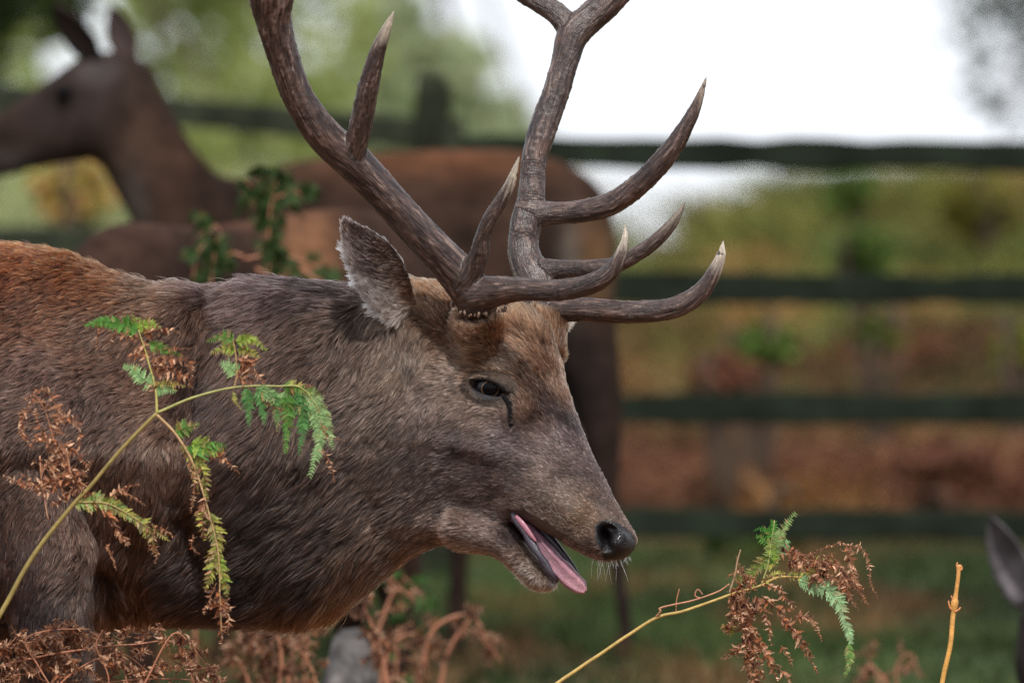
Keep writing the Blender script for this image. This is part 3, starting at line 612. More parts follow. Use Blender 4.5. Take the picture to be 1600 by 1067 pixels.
# --- eye
def uvsphere(c, r, nu=28, nv=18):
    u = np.linspace(0, 2 * math.pi, nu, endpoint=False); v = np.linspace(0, math.pi, nv + 1)[1:-1]
    VV = [c + r * np.array([math.cos(a) * math.sin(b), -math.cos(b), math.sin(a) * math.sin(b)]) for b in v for a in u]
    F = [(i * nu + j, i * nu + (j + 1) % nu, (i + 1) * nu + (j + 1) % nu, (i + 1) * nu + j) for i in range(len(v) - 1) for j in range(nu)]
    F += [tuple(range(nu))[::-1], tuple((len(v) - 1) * nu + j for j in range(nu))]
    return VV, F
gaze = nrm(np.array([0.14, -1, -0.06]))
def eye(ctr, gz, side):
    m = MB(); VV, F = uvsphere(ctr, ER); m.add(VV, F); e = part("eye", m.mesh("eye"), M_sclera, stag)
    def disc(name, rx, ry, out, mat, inner=0.0):
        a = nrm(np.cross(gz, [0, 0, 1])); b = np.cross(a, gz); q = MB(); ring = []; nseg = 32; rr = np.linspace(inner, 1, 5)
        for s in rr:
            for i in range(nseg):
                t = 2 * math.pi * i / nseg; o = a * rx * s * math.cos(t) + b * ry * s * math.sin(t); d2 = (ER + out) ** 2 - o @ o; ring.append(ctr + o + gz * math.sqrt(max(d2, 0)))
        F = [(i * nseg + j, i * nseg + (j + 1) % nseg, (i + 1) * nseg + (j + 1) % nseg, (i + 1) * nseg + j) for i in range(4) for j in range(nseg)]
        q.add(ring, F); part(name, q.mesh(name), mat, e)
    disc("iris", .0110, .0102, .0003, M_iris); disc("pupil", .0099, .0084, .0006, M_black)
    return e
eye(ec, gaze, 1)
eye(np.array([ec[0] + 0.075, 0.062, ec[2] + 0.003]), nrm(np.array([.35, 1, 0])), -1)
# eyelids: ring from the eye opening out to the face
def almond(t):
    """photo outline of the eye opening, t in 0..1 counter-clockwise from the front corner"""
    pts = [(789, 619), (781, 609), (770, 598), (756, 593), (743, 593.5), (735, 598), (740, 606), (748, 612), (759, 616.5), (771, 618.5), (781, 619.5)]
    q = catmull(np.array([(*p, 0) for p in pts + pts[:1]], float), NA + 1)[:-1]; return q[:, :2]
al = almond(0); m = MB(); rings = []
inner = []
for p in al:
    d = (P(p[0], p[1], 0) - np.array(cam.location)); d = nrm(d); oc = np.array(cam.location) - ec; R = ER + .0009
    b = oc @ d; disc_ = b * b - (oc @ oc - R * R)
    if disc_ > 0: inner.append(np.array(cam.location) + d * (-b - math.sqrt(disc_)))
    else: inner.append(np.array([P(p[0], p[1], ec[1])[0], ec[1] - .004, P(p[0], p[1], ec[1])[2]]))
inner = np.array(inner); ro = np.array(ring_out)
ang_i = np.arctan2(-(al[:, 1] - (EY + 2)), al[:, 0] - (EX)); 
ou = np.array([ro[int(round((a % (2 * math.pi)) / (2 * math.pi) * NA)) % NA] for a in ang_i])
cols = []
for s_, (f, bulge) in enumerate([(0, .0012), (.0, -.0004), (.07, -.0022), (.2, -.0034), (.36, -.0028), (.55, -.0018), (.78, -.0005), (1.0, .001)]):
    up = np.clip(np.sin(ang_i), 0, 1)
    ringp = inner * (1 - f) + ou * f + np.array([0, 1, 0]) * (bulge * (1 + .9 * up))[:, None]
    if s_ == 0: ringp = ringp + np.array([0, 1, 0]) * .001
    rings.append(ringp)
    base = np.array(srgb(42, 40, 52)) if f < .18 else np.array(srgb(92, 74, 62)) * .4
    lim = .2 + .22 * np.clip(-np.sin(ang_i), 0, 1) + .45 * np.clip(np.cos(ang_i) - .3, 0, 1) + .1 * np.clip(np.sin(ang_i), 0, 1); lowf = np.clip((lim - f) * 12 + .5, 0, 1)[:, None]
    cols.append(np.tile(base, (NA, 1)) * (1 - lowf) + np.array(srgb(27, 24, 28)) * lowf)
rings[3] = rings[3]; VV = np.vstack(rings); F = [(i * NA + j, i * NA + (j + 1) % NA, (i + 1) * NA + (j + 1) % NA, (i + 1) * NA + j) for i in range(len(rings) - 1) for j in range(NA)]
m.add(VV, F, np.vstack(cols)); M_lidc = mat_attr("eyelid", .4, .6, 900, .3, 200, spec=.6); lid = part("eyelid", m.mesh("eyelid"), M_lidc, stag)
# short hairs on the outer part of the lids
def lid_dens(ce, nn):
    x, y = to_px(ce); e = ((x - EX) / 30) ** 2 + ((y - EY - 5) / 13.5) ** 2
    return np.where(e > 1.0, 2200000, 0) * np.where((x > 780) & (y > 612), .2, 1)
coat("coat", lid.data, stag, OFF[stag.name], [(a, b, r, g, bb, fx, fy, ln * .8, lf) for (a, b, r, g, bb, fx, fy, ln, lf) in fur_table()], lid_dens, np.random.default_rng(8), every=8)
# upper lashes
r = np.random.default_rng(12); nl = 46; tt = r.integers(2, 20, nl); up_i = [i for i in range(NA) if -(al[i, 1] - EY) > 2]; up_i = up_i or list(range(10))
b0 = np.array([inner[up_i[r.integers(len(up_i))]] for _ in range(nl)]) + [0, -.0008, .0012]
dl = nrm(np.stack([r.normal(.25, .3, nl), -np.ones(nl) * .9, r.normal(-.55, .25, nl)], 1)); LL = (.007 + .005 * r.random(nl))[:, None]
build_hair("eyelashes", b0, b0 + dl * LL * .33, b0 + dl * LL * .66 + [0, 0, -.0004], b0 + dl * LL + [0, 0, -.0006], np.full(nl, .00013), np.tile([.012, .01, .01], (nl, 1)), stag, M_fur)
# gland slit in front of the eye
m = MB(); gp = [(786, 617), (792, 628), (795.5, 640), (797.5, 652), (798, 662), (797, 670)]; gh = np.array([hit(*q)[0] for q in gp]); gh[:, 1] = np.linspace(gh[0, 1], gh[-1, 1], 6) + .0014
m.tube(catmull(gh, 18), np.interp(np.linspace(0, 1, 18), [0, .15, .4, .7, .9, 1], [3, 4.6, 4.6, 5.2, 4, .8]) * PX, 10)
part("tear_gland", m.mesh("tear_gland"), M_slit, stag)

# --- tongue, lips
def ribbon(mb, secs, seg=14, n=26, groove=.15):
    """flattened tube: secs (px,py,Y,halfwidth_px,halfthick_px,roll_deg)"""
    S = catmull(np.array(secs, float), n); C = np.array([P(a, b, c_) for a, b, c_ in S[:, :3]]); t = nrm(np.gradient(C, axis=0)); V = []
    for i in range(n):
        up = np.array([0, -1., 0]); a = nrm(up - t[i] * (up @ t[i])); b = np.cross(t[i], a); ro = math.radians(S[i, 5]); a2 = a * math.cos(ro) + b * math.sin(ro); b2 = np.cross(t[i], a2)
        for j in range(seg):
            q = 2 * math.pi * j / seg; gro = 1 - groove * math.exp(-((math.sin(q) - 1) / .12) ** 2)
            V.append(C[i] + b2 * S[i, 3] * PX * math.cos(q) + a2 * S[i, 4] * PX * math.sin(q) * gro)
    F = [(i * seg + j, i * seg + (j + 1) % seg, (i + 1) * seg + (j + 1) % seg, (i + 1) * seg + j) for i in range(n - 1) for j in range(seg)]
    F += [tuple(range(seg))[::-1], tuple((n - 1) * seg + j for j in range(seg))]; mb.add(V, F)
m = MB(); limb(m, [(790, 800, -.06), (812, 818, -.065), (836, 838, -.075)], [16, 17, 9], 12); part("mouth_shade_block", m.mesh("mouth_shade_block"), M_slit, stag)  # near-black block between the jaws, stands in for shade inside the mouth
m = MB(); ribbon(m, [(790, 796, -.075, 8, 10, 0), (812, 813, -.088, 10, 14, 0), (834, 839, -.098, 12.5, 17, 5), (858, 868, -.107, 13.5, 18, 8), (880, 892, -.114, 15, 16, 10), (898, 909, -.119, 14.5, 12, 10), (908, 918, -.121, 11, 9, 5), (914, 924, -.122, 4, 4, 0)], 26, 40, .38)
me = m.mesh("tongue"); tv = get_v(me); tx_, ty_ = to_px(tv); u = np.clip((tx_ - 800) / 110, 0, 1)[:, None]
u = u ** 1.5; tcol = np.array(srgb(112, 78, 96)) * (1 - u) + np.array(srgb(190, 136, 148)) * u; tcol = tcol * (1 + .12 * fbm(tv, 260, 3)[:, None]); qa = (np.arange(len(tv)) % 26) / 26 * 2 * math.pi; side = np.clip(np.abs(np.cos(qa)) * 1.5 - .75, 0, 1)[:, None]; tcol = tcol * (1 - .55 * side) + np.array(srgb(92, 66, 92)) * .55 * side; crease = np.exp(-((qa - math.pi / 2) / .3) ** 2)[:, None]; tcol = tcol * (1 - .35 * crease); set_col(me, tcol)  # purple sides; groove line darkened in the colour to stand for shade
tv = tv + get_n(me) * (.0016 * fbm(tv, 75, 6) + .0004 * vnoise(tv, 300, 7))[:, None]; set_v(me, tv); part("tongue", me, mat_attr("tongue_flesh", .3, .6, 900, .2, 120, spec=.7), stag)
m = MB(); ribbon(m, [(800, 801, -.100, 4, 4, 0), (808, 812, -.105, 7, 5, 0), (820, 831, -.110, 5.5, 6, 0), (830, 848, -.113, 7.5, 6, 0), (842, 866, -.117, 5.5, 6, 0), (852, 881, -.118, 6.5, 5, 0), (862, 896, -.118, 5, 5, 0), (871, 906, -.115, 3, 4, 0)], 14, 36)
part("lower_lip", m.mesh("lower_lip"), M_lip, stag)
m = MB(); ribbon(m, [(806, 803, -.088, 5, 4, 0), (830, 815, -.09, 7, 5, 0), (854, 836, -.092, 8, 6, 0), (878, 864, -.096, 6, 5, 0), (896, 886, -.1, 4, 4, 0), (903, 896, -.101, 2, 2, 0)], 10, 20)
part("gum", m.mesh("gum"), M_lip, stag)
m = MB(); ribbon(m, [(806, 806, -.107, 3, 2.4, 0), (818, 820, -.112, 4.5, 3, 0), (830, 836, -.116, 3.5, 3, 0), (838, 846, -.118, 1.5, 2, 0)], 10, 14)
part("gum", m.mesh("gum"), M_gum, stag)

# --- whiskers on nose and chin
r = np.random.default_rng(15); W0 = []; Wd = []; Wl = []
for _ in range(90):
    t = r.random(); px, py = (925 + 60 * t, 868 + 6 * math.sin(t * 3)) if r.random() < .6 else (808 + 60 * t, 885 + 28 * t)
    h, nn_ = hit(px, py); W0.append(h); Wd.append(nrm(nn_ * .8 + np.array([r.normal(.1, .4), r.normal(-.2, .2), -.8 + r.normal(0, .2)]))); Wl.append(.006 + .006 * r.random() + (.02 if r.random() < .12 else 0))
W0, Wd, Wl = np.array(W0), np.array(Wd), np.array(Wl)[:, None]
build_hair("whiskers", W0, W0 + Wd * Wl * .33, W0 + Wd * Wl * .66 + [0, 0, -.0004], W0 + Wd * Wl + [0, 0, -.0012], np.full(len(W0), .00014), np.tile([.45, .38, .32], (len(W0), 1)), stag, M_fur)

# --- ears
def ear(axis, half, cup, n_hint, tab, seed, label=None, dn=900000):
    """axis: list of (px,py,Y) base->tip; half: (left,right) half widths px; cup px"""
    A = catmull(np.array([P(*a) for a in axis]), 30); HL = catmull(np.array([(h[0], h[1], 0) for h in half], float), 30); t = nrm(np.gradient(A, axis=0)); cols_ = 15
    V = []; nh = nrm(np.array(n_hint, float))
    for i in range(30):
        s = nrm(np.cross(nh, t[i])); nrmv = nrm(np.cross(t[i], s))
        for j in range(cols_):
            u = j / (cols_ - 1) * 2 - 1; wv = HL[i, 0] if u < 0 else HL[i, 1]
            dep = cup * (1 - u * u) * math.sin(min(1, i / 29 * 1.15) * math.pi * .9 + .15)
            V.append(A[i] + s * u * max(wv, .5) * PX - nrmv * dep * PX)
    F = [(i * cols_ + j, i * cols_ + j + 1, (i + 1) * cols_ + j + 1, (i + 1) * cols_ + j) for i in range(29) for j in range(cols_ - 1)]
    m = MB(); m.add(V, F); me = m.mesh("ear"); o = bpy.data.objects.new("t", me); COL.objects.link(o)
    md = o.modifiers.new("s", 'SOLIDIFY'); md.thickness = .0035; md.offset = 0; sb = o.modifiers.new("b", 'SUBSURF'); sb.levels = 1
    dg = bpy.context.evaluated_depsgraph_get(); dg.update(); me2 = bpy.data.meshes.new_from_object(o.evaluated_get(dg)); bpy.data.objects.remove(o)
    Vv = get_v(me2); x, y = to_px(Vv); Qc = idw(x, y, tab, 4, 4); set_col(me2, np.clip(Qc[:, :3] * .6, 0, 1)); me2.polygons.foreach_set("use_smooth", [True] * len(me2.polygons))
    e = part("ear", me2, M_hide, stag, label)
    coat("ear_coat", me2, e, OFF[stag.name], tab, lambda c_, n_: np.full(len(c_), dn), np.random.default_rng(seed), every=9, camt=.75, power=4, vary=.25, thick=.0002)
    return e
def et(a, b, c3, fx, fy, ln, lf): return (a, b, *srgb(*c3, .85), fx, fy, ln, lf)
EAR = [et(538, 352, (90, 72, 66), -.3, 1, 7, .2), et(528, 385, (86, 70, 66), -.2, .8, 8, .2), et(535, 435, (104, 88, 82), -.6, .1, 9, .2), et(565, 364, (80, 64, 58), -.6, .6, 6, .15), et(600, 400, (84, 66, 58), -.7, .5, 6, .15),
       et(628, 432, (90, 68, 56), -.7, .5, 8, .2), et(645, 458, (120, 86, 64), -.7, .4, 9, .25), et(545, 400, (188, 172, 166), -.7, .5, 17, .35), et(560, 390, (104, 90, 86), -.7, .5, 12, .3), et(575, 420, (78, 66, 64), -.8, .2, 13, .3), et(590, 430, (90, 76, 72), -.8, .3, 13, .3),
       et(560, 440, (200, 186, 180), -.9, .1, 15, .3), et(580, 470, (204, 190, 184), -.95, .1, 15, .3), et(605, 460, (168, 152, 146), -.9, .3, 16, .35), et(615, 490, (200, 180, 170), -.85, -.1, 14, .3), et(560, 480, (150, 134, 128), -.9, -.2, 14, .3), et(640, 500, (186, 166, 152), -.6, -.5, 13, .3), et(550, 372, (140, 124, 120), -.6, .7, 13, .3)]
ear([(634, 492, -.095), (606, 455, -.122), (578, 412, -.14), (553, 372, -.146), (537, 345, -.15)], [(24, 22), (42, 32), (44, 29), (26, 17), (2, 2)], 16, (0.12, -1, .1), EAR, 41)
FE = [et(870, 505, (206, 176, 152), .9, .2, 7, .2), et(840, 505, (150, 110, 90), .9, .2, 6, .2)]
ear([(828, 512, .06), (850, 508, .10), (868, 506, .14), (884, 503, .18), (893, 500, .2)], [(20, 18), (18, 17), (14, 14), (9, 8), (1, 1)], 5, (0.1, -1, .2), FE, 42, None, 500000)

# --- antlers
def antler(chains, voxel, seed, label=None):
    """chains: lists of (px,py,Y,r_px, is_tip)"""
    m = MB(); cl = []
    for ch, tip in chains:
        A = np.array([(*P(a, b, c_), rr * PX * k_of(c_)) for a, b, c_, rr in ch]); Q = catmull(A, (len(A) - 1) * 7 + 1); Q[:, 3] = np.maximum(Q[:, 3], .0008)
        m.tube(Q[:, :3], Q[:, 3], 20); L = np.concatenate([[0], np.cumsum(np.linalg.norm(np.diff(Q[:, :3], axis=0), axis=1))]); cl.append((Q, L, tip))
    me = remeshed(m, voxel, 5, .6); V = get_v(me); Nn = get_n(me); best = np.full(len(V), 1e9); S = np.zeros((len(V), 3)); tipd = np.ones(len(V)); tipk = np.ones(len(V))
    for q_, (Q, L, tip) in enumerate(cl):
        C = Q[:, :3]; t = nrm(np.gradient(C, axis=0)); d = np.linalg.norm(V[:, None, :] - C[None], axis=2); sc = d / Q[None, :, 3]; i = np.argmin(sc, 1); dd = sc[np.arange(len(V)), i]
        a0 = np.array([.1, .3, 1.0]); ax = nrm(a0 - t[i] * (t[i] @ a0)[:, None]); bx = np.cross(t[i], ax); rel = V - C[i]
        phi = np.arctan2((rel * bx).sum(1), (rel * ax).sum(1)); lng = L[i] + (rel * t[i]).sum(1)
        k = dd < best; best[k] = dd[k]; S[k] = np.stack([np.cos(phi), np.sin(phi), lng], 1)[k] ; tipd[k] = ((L[-1] - lng) if tip else np.full(len(V), 1.0))[k]
        S[k, 2] += q_ * 3.1; tipk[k] = float(tip)
    G = np.stack([S[:, 0] * 1.0, S[:, 1] * 1.0, S[:, 2] * 5.5], 1)
    tipf = np.clip((tipd - .01) / .09, 0, 1)
    groove = .35 * fbm(G, 2.6, seed) + .75 * vnoise(G * [1, 1, 1.3], 7.5, seed + 3) + .45 * vnoise(G * [1, 1, 1.6], 13, seed + 5); pearl = np.clip(vnoise(V, 230, seed + 9), .15, 1) - .15
    V = V + Nn * ((groove * .0006 + pearl * .0012) * (.15 + .85 * tipf))[:, None]; set_v(me, V)
    base = np.array(srgb(84, 67, 61)); lightc = np.array(srgb(132, 114, 107)); dark = np.array(srgb(40, 31, 30)); ivory = np.array(srgb(208, 196, 178)); redb = np.array(srgb(96, 68, 56))
    f = np.clip(.5 + groove * .9, 0, 1)[:, None]; c = dark * (1 - f) + base * f; f2 = np.clip(groove * 1.6 - .55, 0, 1)[:, None]; c = c * (1 - f2) + lightc * f2
    rr = np.clip(fbm(V, 26, seed + 4) * 2 - .5, 0, .5)[:, None]; c = c * (1 - rr) + redb * rr
    tp = (tipk * np.clip(1 - (tipd - .012 + .03 * fbm(G, 2.2, seed + 6)) / .036, 0, 1))[:, None]; c = c * (1 - tp) + ivory * tp
    sp = (vnoise(V, 190, seed + 8) > .72)[:, None] & (tp > .1); c = np.where(sp, dark, c)
    set_col(me, c); at = me.attributes.new("gc", 'FLOAT_VECTOR', 'POINT'); at.data.foreach_set("vector", G.ravel().astype(np.float32))
    me.polygons.foreach_set("use_smooth", [True] * len(me.polygons)); return part("antler", me, M_antler, stag, label)
M_antler, n_, b_ = new_mat("antler"); L_ = n_.links.new
a_ = N(n_, "ShaderNodeAttribute"); a_.attribute_name = "col"; g_ = N(n_, "ShaderNodeAttribute"); g_.attribute_name = "gc"
z1 = N(n_, "ShaderNodeTexNoise", Scale=11.0, Detail=8); L_(g_.outputs["Vector"], z1.inputs["Vector"])
mr = N(n_, "ShaderNodeMapRange"); mr.inputs[1].default_value = .35; mr.inputs[2].default_value = .65; mr.inputs[3].default_value = .5; mr.inputs[4].default_value = 1.45; L_(z1.outputs["Fac"], mr.inputs[0])
mu = N(n_, "ShaderNodeVectorMath", operation='SCALE'); L_(a_.outputs["Color"], mu.inputs[0]); L_(mr.outputs[0], mu.inputs["Scale"]); L_(mu.outputs[0], b_.inputs["Base Color"])
b_.inputs["Roughness"].default_value = .34; b_.inputs["Specular IOR Level"].default_value = .5
tco = N(n_, "ShaderNodeTexCoord"); z2 = N(n_, "ShaderNodeTexNoise", Scale=330, Detail=4); L_(tco.outputs["Object"], z2.inputs["Vector"])
bp1 = N(n_, "ShaderNodeBump", Strength=1.0, Distance=.0018); L_(z1.outputs["Fac"], bp1.inputs["Height"])
bp2 = N(n_, "ShaderNodeBump", Strength=.5, Distance=.0008); L_(z2.outputs["Fac"], bp2.inputs["Height"]); L_(bp1.outputs[0], bp2.inputs["Normal"]); L_(bp2.outputs[0], b_.inputs["Normal"])

antler([
    ([(748, 490, -.112, 30), (742, 466, -.116, 32), (722, 436, -.122, 32), (692, 402, -.130, 29), (640, 348, -.142, 28), (590, 292, -.155, 28), (547, 248, -.166, 30), (505, 210, -.178, 28), (466, 152, -.192, 25), (443, 90, -.205, 25), (427, 30, -.218, 29), (424, -20, -.23, 38), (430, -90, -.24, 30), (440, -190, -.25, 24), (452, -290, -.26, 17), (470, -390, -.27, 5)], True),
    ([(552, 268, -.17, 16), (556, 232, -.18, 18), (566, 185, -.195, 18), (577, 130, -.21, 16.5), (589, 85, -.22, 13), (603, 48, -.23, 8.5), (616, 17, -.24, 2)], True),
    ([(722, 440, -.135, 18), (740, 418, -.14, 18), (750, 394, -.15, 15), (755, 367, -.158, 12), (765, 342, -.165, 11.5), (783, 314, -.17, 11), (796, 290, -.175, 9), (805, 264, -.18, 5.5), (812, 243, -.185, 1.5)], True),
    ([(740, 462, -.125, 28), (774, 455, -.14, 24), (821, 452, -.165, 18), (867, 454, -.185, 17), (905, 449, -.2, 16.5), (936, 438, -.21, 16), (956, 422, -.213, 14), (968, 402, -.215, 11), (976, 378, -.215, 7), (977, 345, -.213, 1.2)], True),
    ([(425, 0, -.22, 30), (404, -20, -.235, 20), (380, -60, -.25, 17), (352, -120, -.27, 13), (335, -180, -.28, 3)], True),
], .0023, 61, "near antler with the brow tine ending in an ivory tip over the far antler")
antler([
    ([(852, 492, .045, 28), (846, 462, .05, 30), (834, 432, .06, 30), (821, 405, .07, 26), (818, 376, .078, 24), (823, 345, .086, 25), (830, 312, .094, 22), (832, 280, .1, 20), (835, 248, .108, 20), (847, 205, .118, 22), (867, 150, .13, 21.5), (882, 100, .14, 21.5), (894, 58, .15, 25), (920, 30, .158, 24), (950, 2, .165, 25), (985, -50, .175, 27), (1010, -120, .185, 20), (1020, -220, .2, 14), (1025, -300, .21, 3)], True),
    ([(896, 55, .15, 20), (872, 24, .16, 18), (840, 2, .17, 17), (800, -22, .18, 15), (760, -60, .19, 12), (735, -110, .2, 3)], True),
    ([(990, -60, .18, 20), (1040, -100, .2, 15), (1085, -170, .22, 12), (1105, -240, .23, 3)], True),
    ([(828, 330, .09, 26), (850, 334, .085, 20), (874, 333, .08, 17.5), (905, 331, .07, 18), (946, 322, .055, 18.5), (977, 305, .045, 18), (1008, 280, .035, 17.5), (1034, 252, .028, 17), (1056, 224, .022, 15), (1076, 190, .018, 11.5), (1091, 158, .015, 8), (1105, 117, .012, 1.4)], .55),
    ([(836, 425, .06, 24), (867, 421, .05, 16), (914, 419, .035, 13), (961, 414, .02, 13), (992, 399, .01, 12.5), (1024, 377, 0, 11.5), (1049, 351, -.008, 9), (1064, 328, -.012, 5), (1072, 314, -.014, 1.4)], .35),
    ([(848, 482, .045, 24), (868, 486, .035, 19), (914, 484, .01, 19), (961, 487, -.01, 18.5), (1008, 487, -.025, 17.5), (1049, 482, -.035, 17), (1080, 468, -.04, 16), (1102, 448, -.043, 14), (1117, 423, -.045, 11), (1127, 398, -.045, 7.5), (1130, 375, -.044, 1.6)], True),
], .0023, 77, "far antler whose lowest tine reaches furthest right with a white tip")
# burr: a collar of pearls round the base of each antler
def burr(cx, cy, Y, rx, ry, tilt, n, seed):
    r = np.random.default_rng(seed); m = MB()
    for i in range(n):
        a = 2 * math.pi * i / n + r.normal(0, .06); c0 = P(cx + math.cos(a) * rx, cy - math.sin(math.radians(tilt)) * 0 + math.sin(a) * ry * -1 * -.32 + math.cos(a) * tilt, Y)
        c0[1] = Y - math.sin(a) * ry * PX; s = (1.3 + 2.2 * r.random() ** 1.5) * PX; c0 = c0 + r.normal(0, 1.2, 3) * PX; VV, F = uvsphere(np.zeros(3), 1.0, 8, 6); VV = np.array(VV) * [s * .8, s, s * 1.35] + c0
        m.add(VV, F, np.array(srgb(128, 106, 90)) * (.35 + .9 * r.random()))
    return m
for q, (ca, cfg) in enumerate(zip([o for o in stag.children if o.name.startswith("antler")], [(748, 479, -.112, 43, 42, 0, 58, 3), (851, 482, .04, 34, 34, 0, 30, 4)])):
    part("burr", burr(*cfg).mesh("burr"), M_antler2 if False else mat_attr("burr", .5, .5, 500, .4, 200), ca)

# ------------------------------------------------------------------ background deer
def paint(me, base, belly, seed, patches=()):
    V = get_v(me); x, y = to_px(V); n = fbm(V, 4, seed); C = np.array(base) * (1 + .45 * n[:, None] + .7 * fbm(V, 14, seed + 1)[:, None])
    Nn = get_n(me); 
    for (px, py, rx, ry, colr, st) in patches:
        wt = (np.exp(-(((x - px) / rx) ** 2 + ((y - py) / ry) ** 2)) * st)[:, None]; C = C * (1 - wt) + np.array(colr) * wt
    set_col(me, np.clip(C * .33, .003, 1)); me.polygons.foreach_set("use_smooth", [True] * len(me.polygons))
def leaf_ear(base, tip, wpx, nh, k):
    a = P(*base); b = P(*tip); t = nrm(b - a); s = nrm(np.cross(nh, t)); nv = nrm(np.cross(t, s)); m = MB(); V = []
    for i in range(12):
        u = i / 11; c = a + (b - a) * u; wv = wpx * PX * k * (math.sin(min(1, u * .9 + .12) * math.pi) ** .7)
        for j in range(7):
            q = j / 6 * 2 - 1; V.append(c + s * wv * q - nv * wv * .5 * (1 - q * q))
        for j in range(7):
            q = 1 - j / 6 * 2; V.append(c + s * wv * q - nv * (wv * .5 * (1 - q * q) + .006))
    F = [(i * 14 + j, i * 14 + (j + 1) % 14, (i + 1) * 14 + (j + 1) % 14, (i + 1) * 14 + j) for i in range(11) for j in range(14)] + [tuple(range(14))[::-1], tuple(154 + j for j in range(14))]
    m.add(V, F); return m
def bg_eye(px, py, Y, parent, rad=.013):
    m = MB(); VV, F = uvsphere(P(px, py, Y), rad, 14, 10); m.add(VV, F); part("eye", m.mesh("eye"), M_slit, parent)
# hind A: standing across the view, head raised to the left
HY = 7.0
hg = lambda px, Y: 533.5 + (CZ - float(ground_z(P(px, 0, Y)[0], Y))) / (PX * k_of(Y))
hA = thing("hind", "dark brown hind standing behind the stag with her head raised at the left", "deer", (P(400, 0, HY)[0], HY, float(ground_z(P(400, 0, HY)[0], HY))), "hinds around the stag")
mb = MB(); g0 = hg(960, HY) - 4
loft(mb, [(966, 390, 964, 450, 34, HY, 0), (948, 310, 946, 520, 95, HY, 0), (905, 266, 895, 590, 145, HY, 0), (820, 236, 820, 655, 175, HY, 0), (700, 233, 690, 670, 190, HY, 0), (560, 240, 550, 680, 175, HY, 0), (450, 254, 440, 680, 150, HY, 0),
          (385, 278, 350, 620, 120, HY, 0), (342, 272, 272, 520, 88, HY, 0), (312, 240, 228, 420, 66, HY, 0), (284, 200, 205, 350, 55, HY, 0), (258, 148, 178, 300, 50, HY, 0), (234, 103, 152, 254, 52, HY, 0), (196, 80, 120, 254, 52, HY - .01, 0), (140, 82, 84, 260, 46, HY - .02, 0),
          (96, 108, 45, 268, 38, HY - .03, 0), (48, 142, 8, 278, 32, HY - .04, 0), (8, 172, -22, 284, 28, HY - .05, 0), (-24, 198, -44, 278, 24, HY - .06, 0), (-42, 220, -52, 262, 12, HY - .06, 0)], 24, 6)
def bleg(mb, top, mid, foot, Y, rs, gpx, front=False):
    (x0, y0), (x1, y1), (x2, _) = top, mid, foot; y2 = gpx
    pts = [(x0, y0, Y), ((x0 + x1) / 2 + (0 if front else 12), (y0 + y1) / 2, Y), (x1, y1, Y), (x1 * .6 + x2 * .4, y1 + (y2 - y1) * .35, Y), (x2, y2 - 50, Y), (x2 - 4, y2 - 26, Y), (x2 - 14, y2 - 2, Y)]
    limb(mb, pts, rs, 14)
R_ = [78, 56, 30, 17, 16, 18, 20]
bleg(mb, (890, 480), (950, 770), (978, 0), HY - .08, [74, 42, 21, 15, 14, 16, 19], g0)
bleg(mb, (800, 540), (722, 770), (712, 0), HY + .08, [80, 60, 32, 19, 17, 19, 22], hg(700, HY) - 4)
bleg(mb, (430, 560), (420, 800), (425, 0), HY - .08, R_, hg(420, HY) - 4, True); bleg(mb, (390, 560), (370, 800), (350, 0), HY + .08, R_, hg(350, HY) - 4, True)
me = remeshed(mb, .012, 5)
paint(me, srgb(78, 58, 48), None, 2, [(120, 170, 110, 80, srgb(92, 80, 78), .8), (152, 108, 28, 24, srgb(128, 120, 120), .8), (205, 330, 26, 90, srgb(124, 112, 106), .9), (95, 150, 26, 20, srgb(36, 28, 26), .8), (10, 215, 30, 16, srgb(40, 32, 30), .7), (30, 262, 50, 14, srgb(130, 120, 116), .7), (215, 210, 40, 60, srgb(110, 84, 68), .6), (330, 240, 40, 70, srgb(36, 27, 25), .7), (380, 300, 60, 30, srgb(36, 26, 24), .8), (700, 235, 260, 40, srgb(150, 96, 62), .7),
            (890, 430, 18, 70, srgb(160, 150, 140), .9), (935, 410, 30, 60, srgb(180, 136, 96), .8), (850, 400, 30, 120, srgb(46, 32, 26), .6), (900, 620, 50, 130, srgb(66, 58, 60), .8), (980, 900, 50, 150, srgb(62, 52, 52), .8), (700, 900, 50, 150, srgb(50, 42, 40), .7), (20, 250, 40, 20, srgb(130, 120, 116), .5)])
part("body", me, M_bfur, hA)
for bs, tp in (((150, 100, HY - .05), (84, 6, HY - .12)), ((202, 96, HY + .03), (172, 8, HY + .06))):
    m = leaf_ear(bs, tp, 24, np.array([-.4, -1, 0]), k_of(HY)); m.c = [np.tile(srgb(62, 52, 50), (m.n, 1))]; part("ear", m.mesh("ear"), M_bfur, hA)
bg_eye(100, 142, HY - .085, hA)
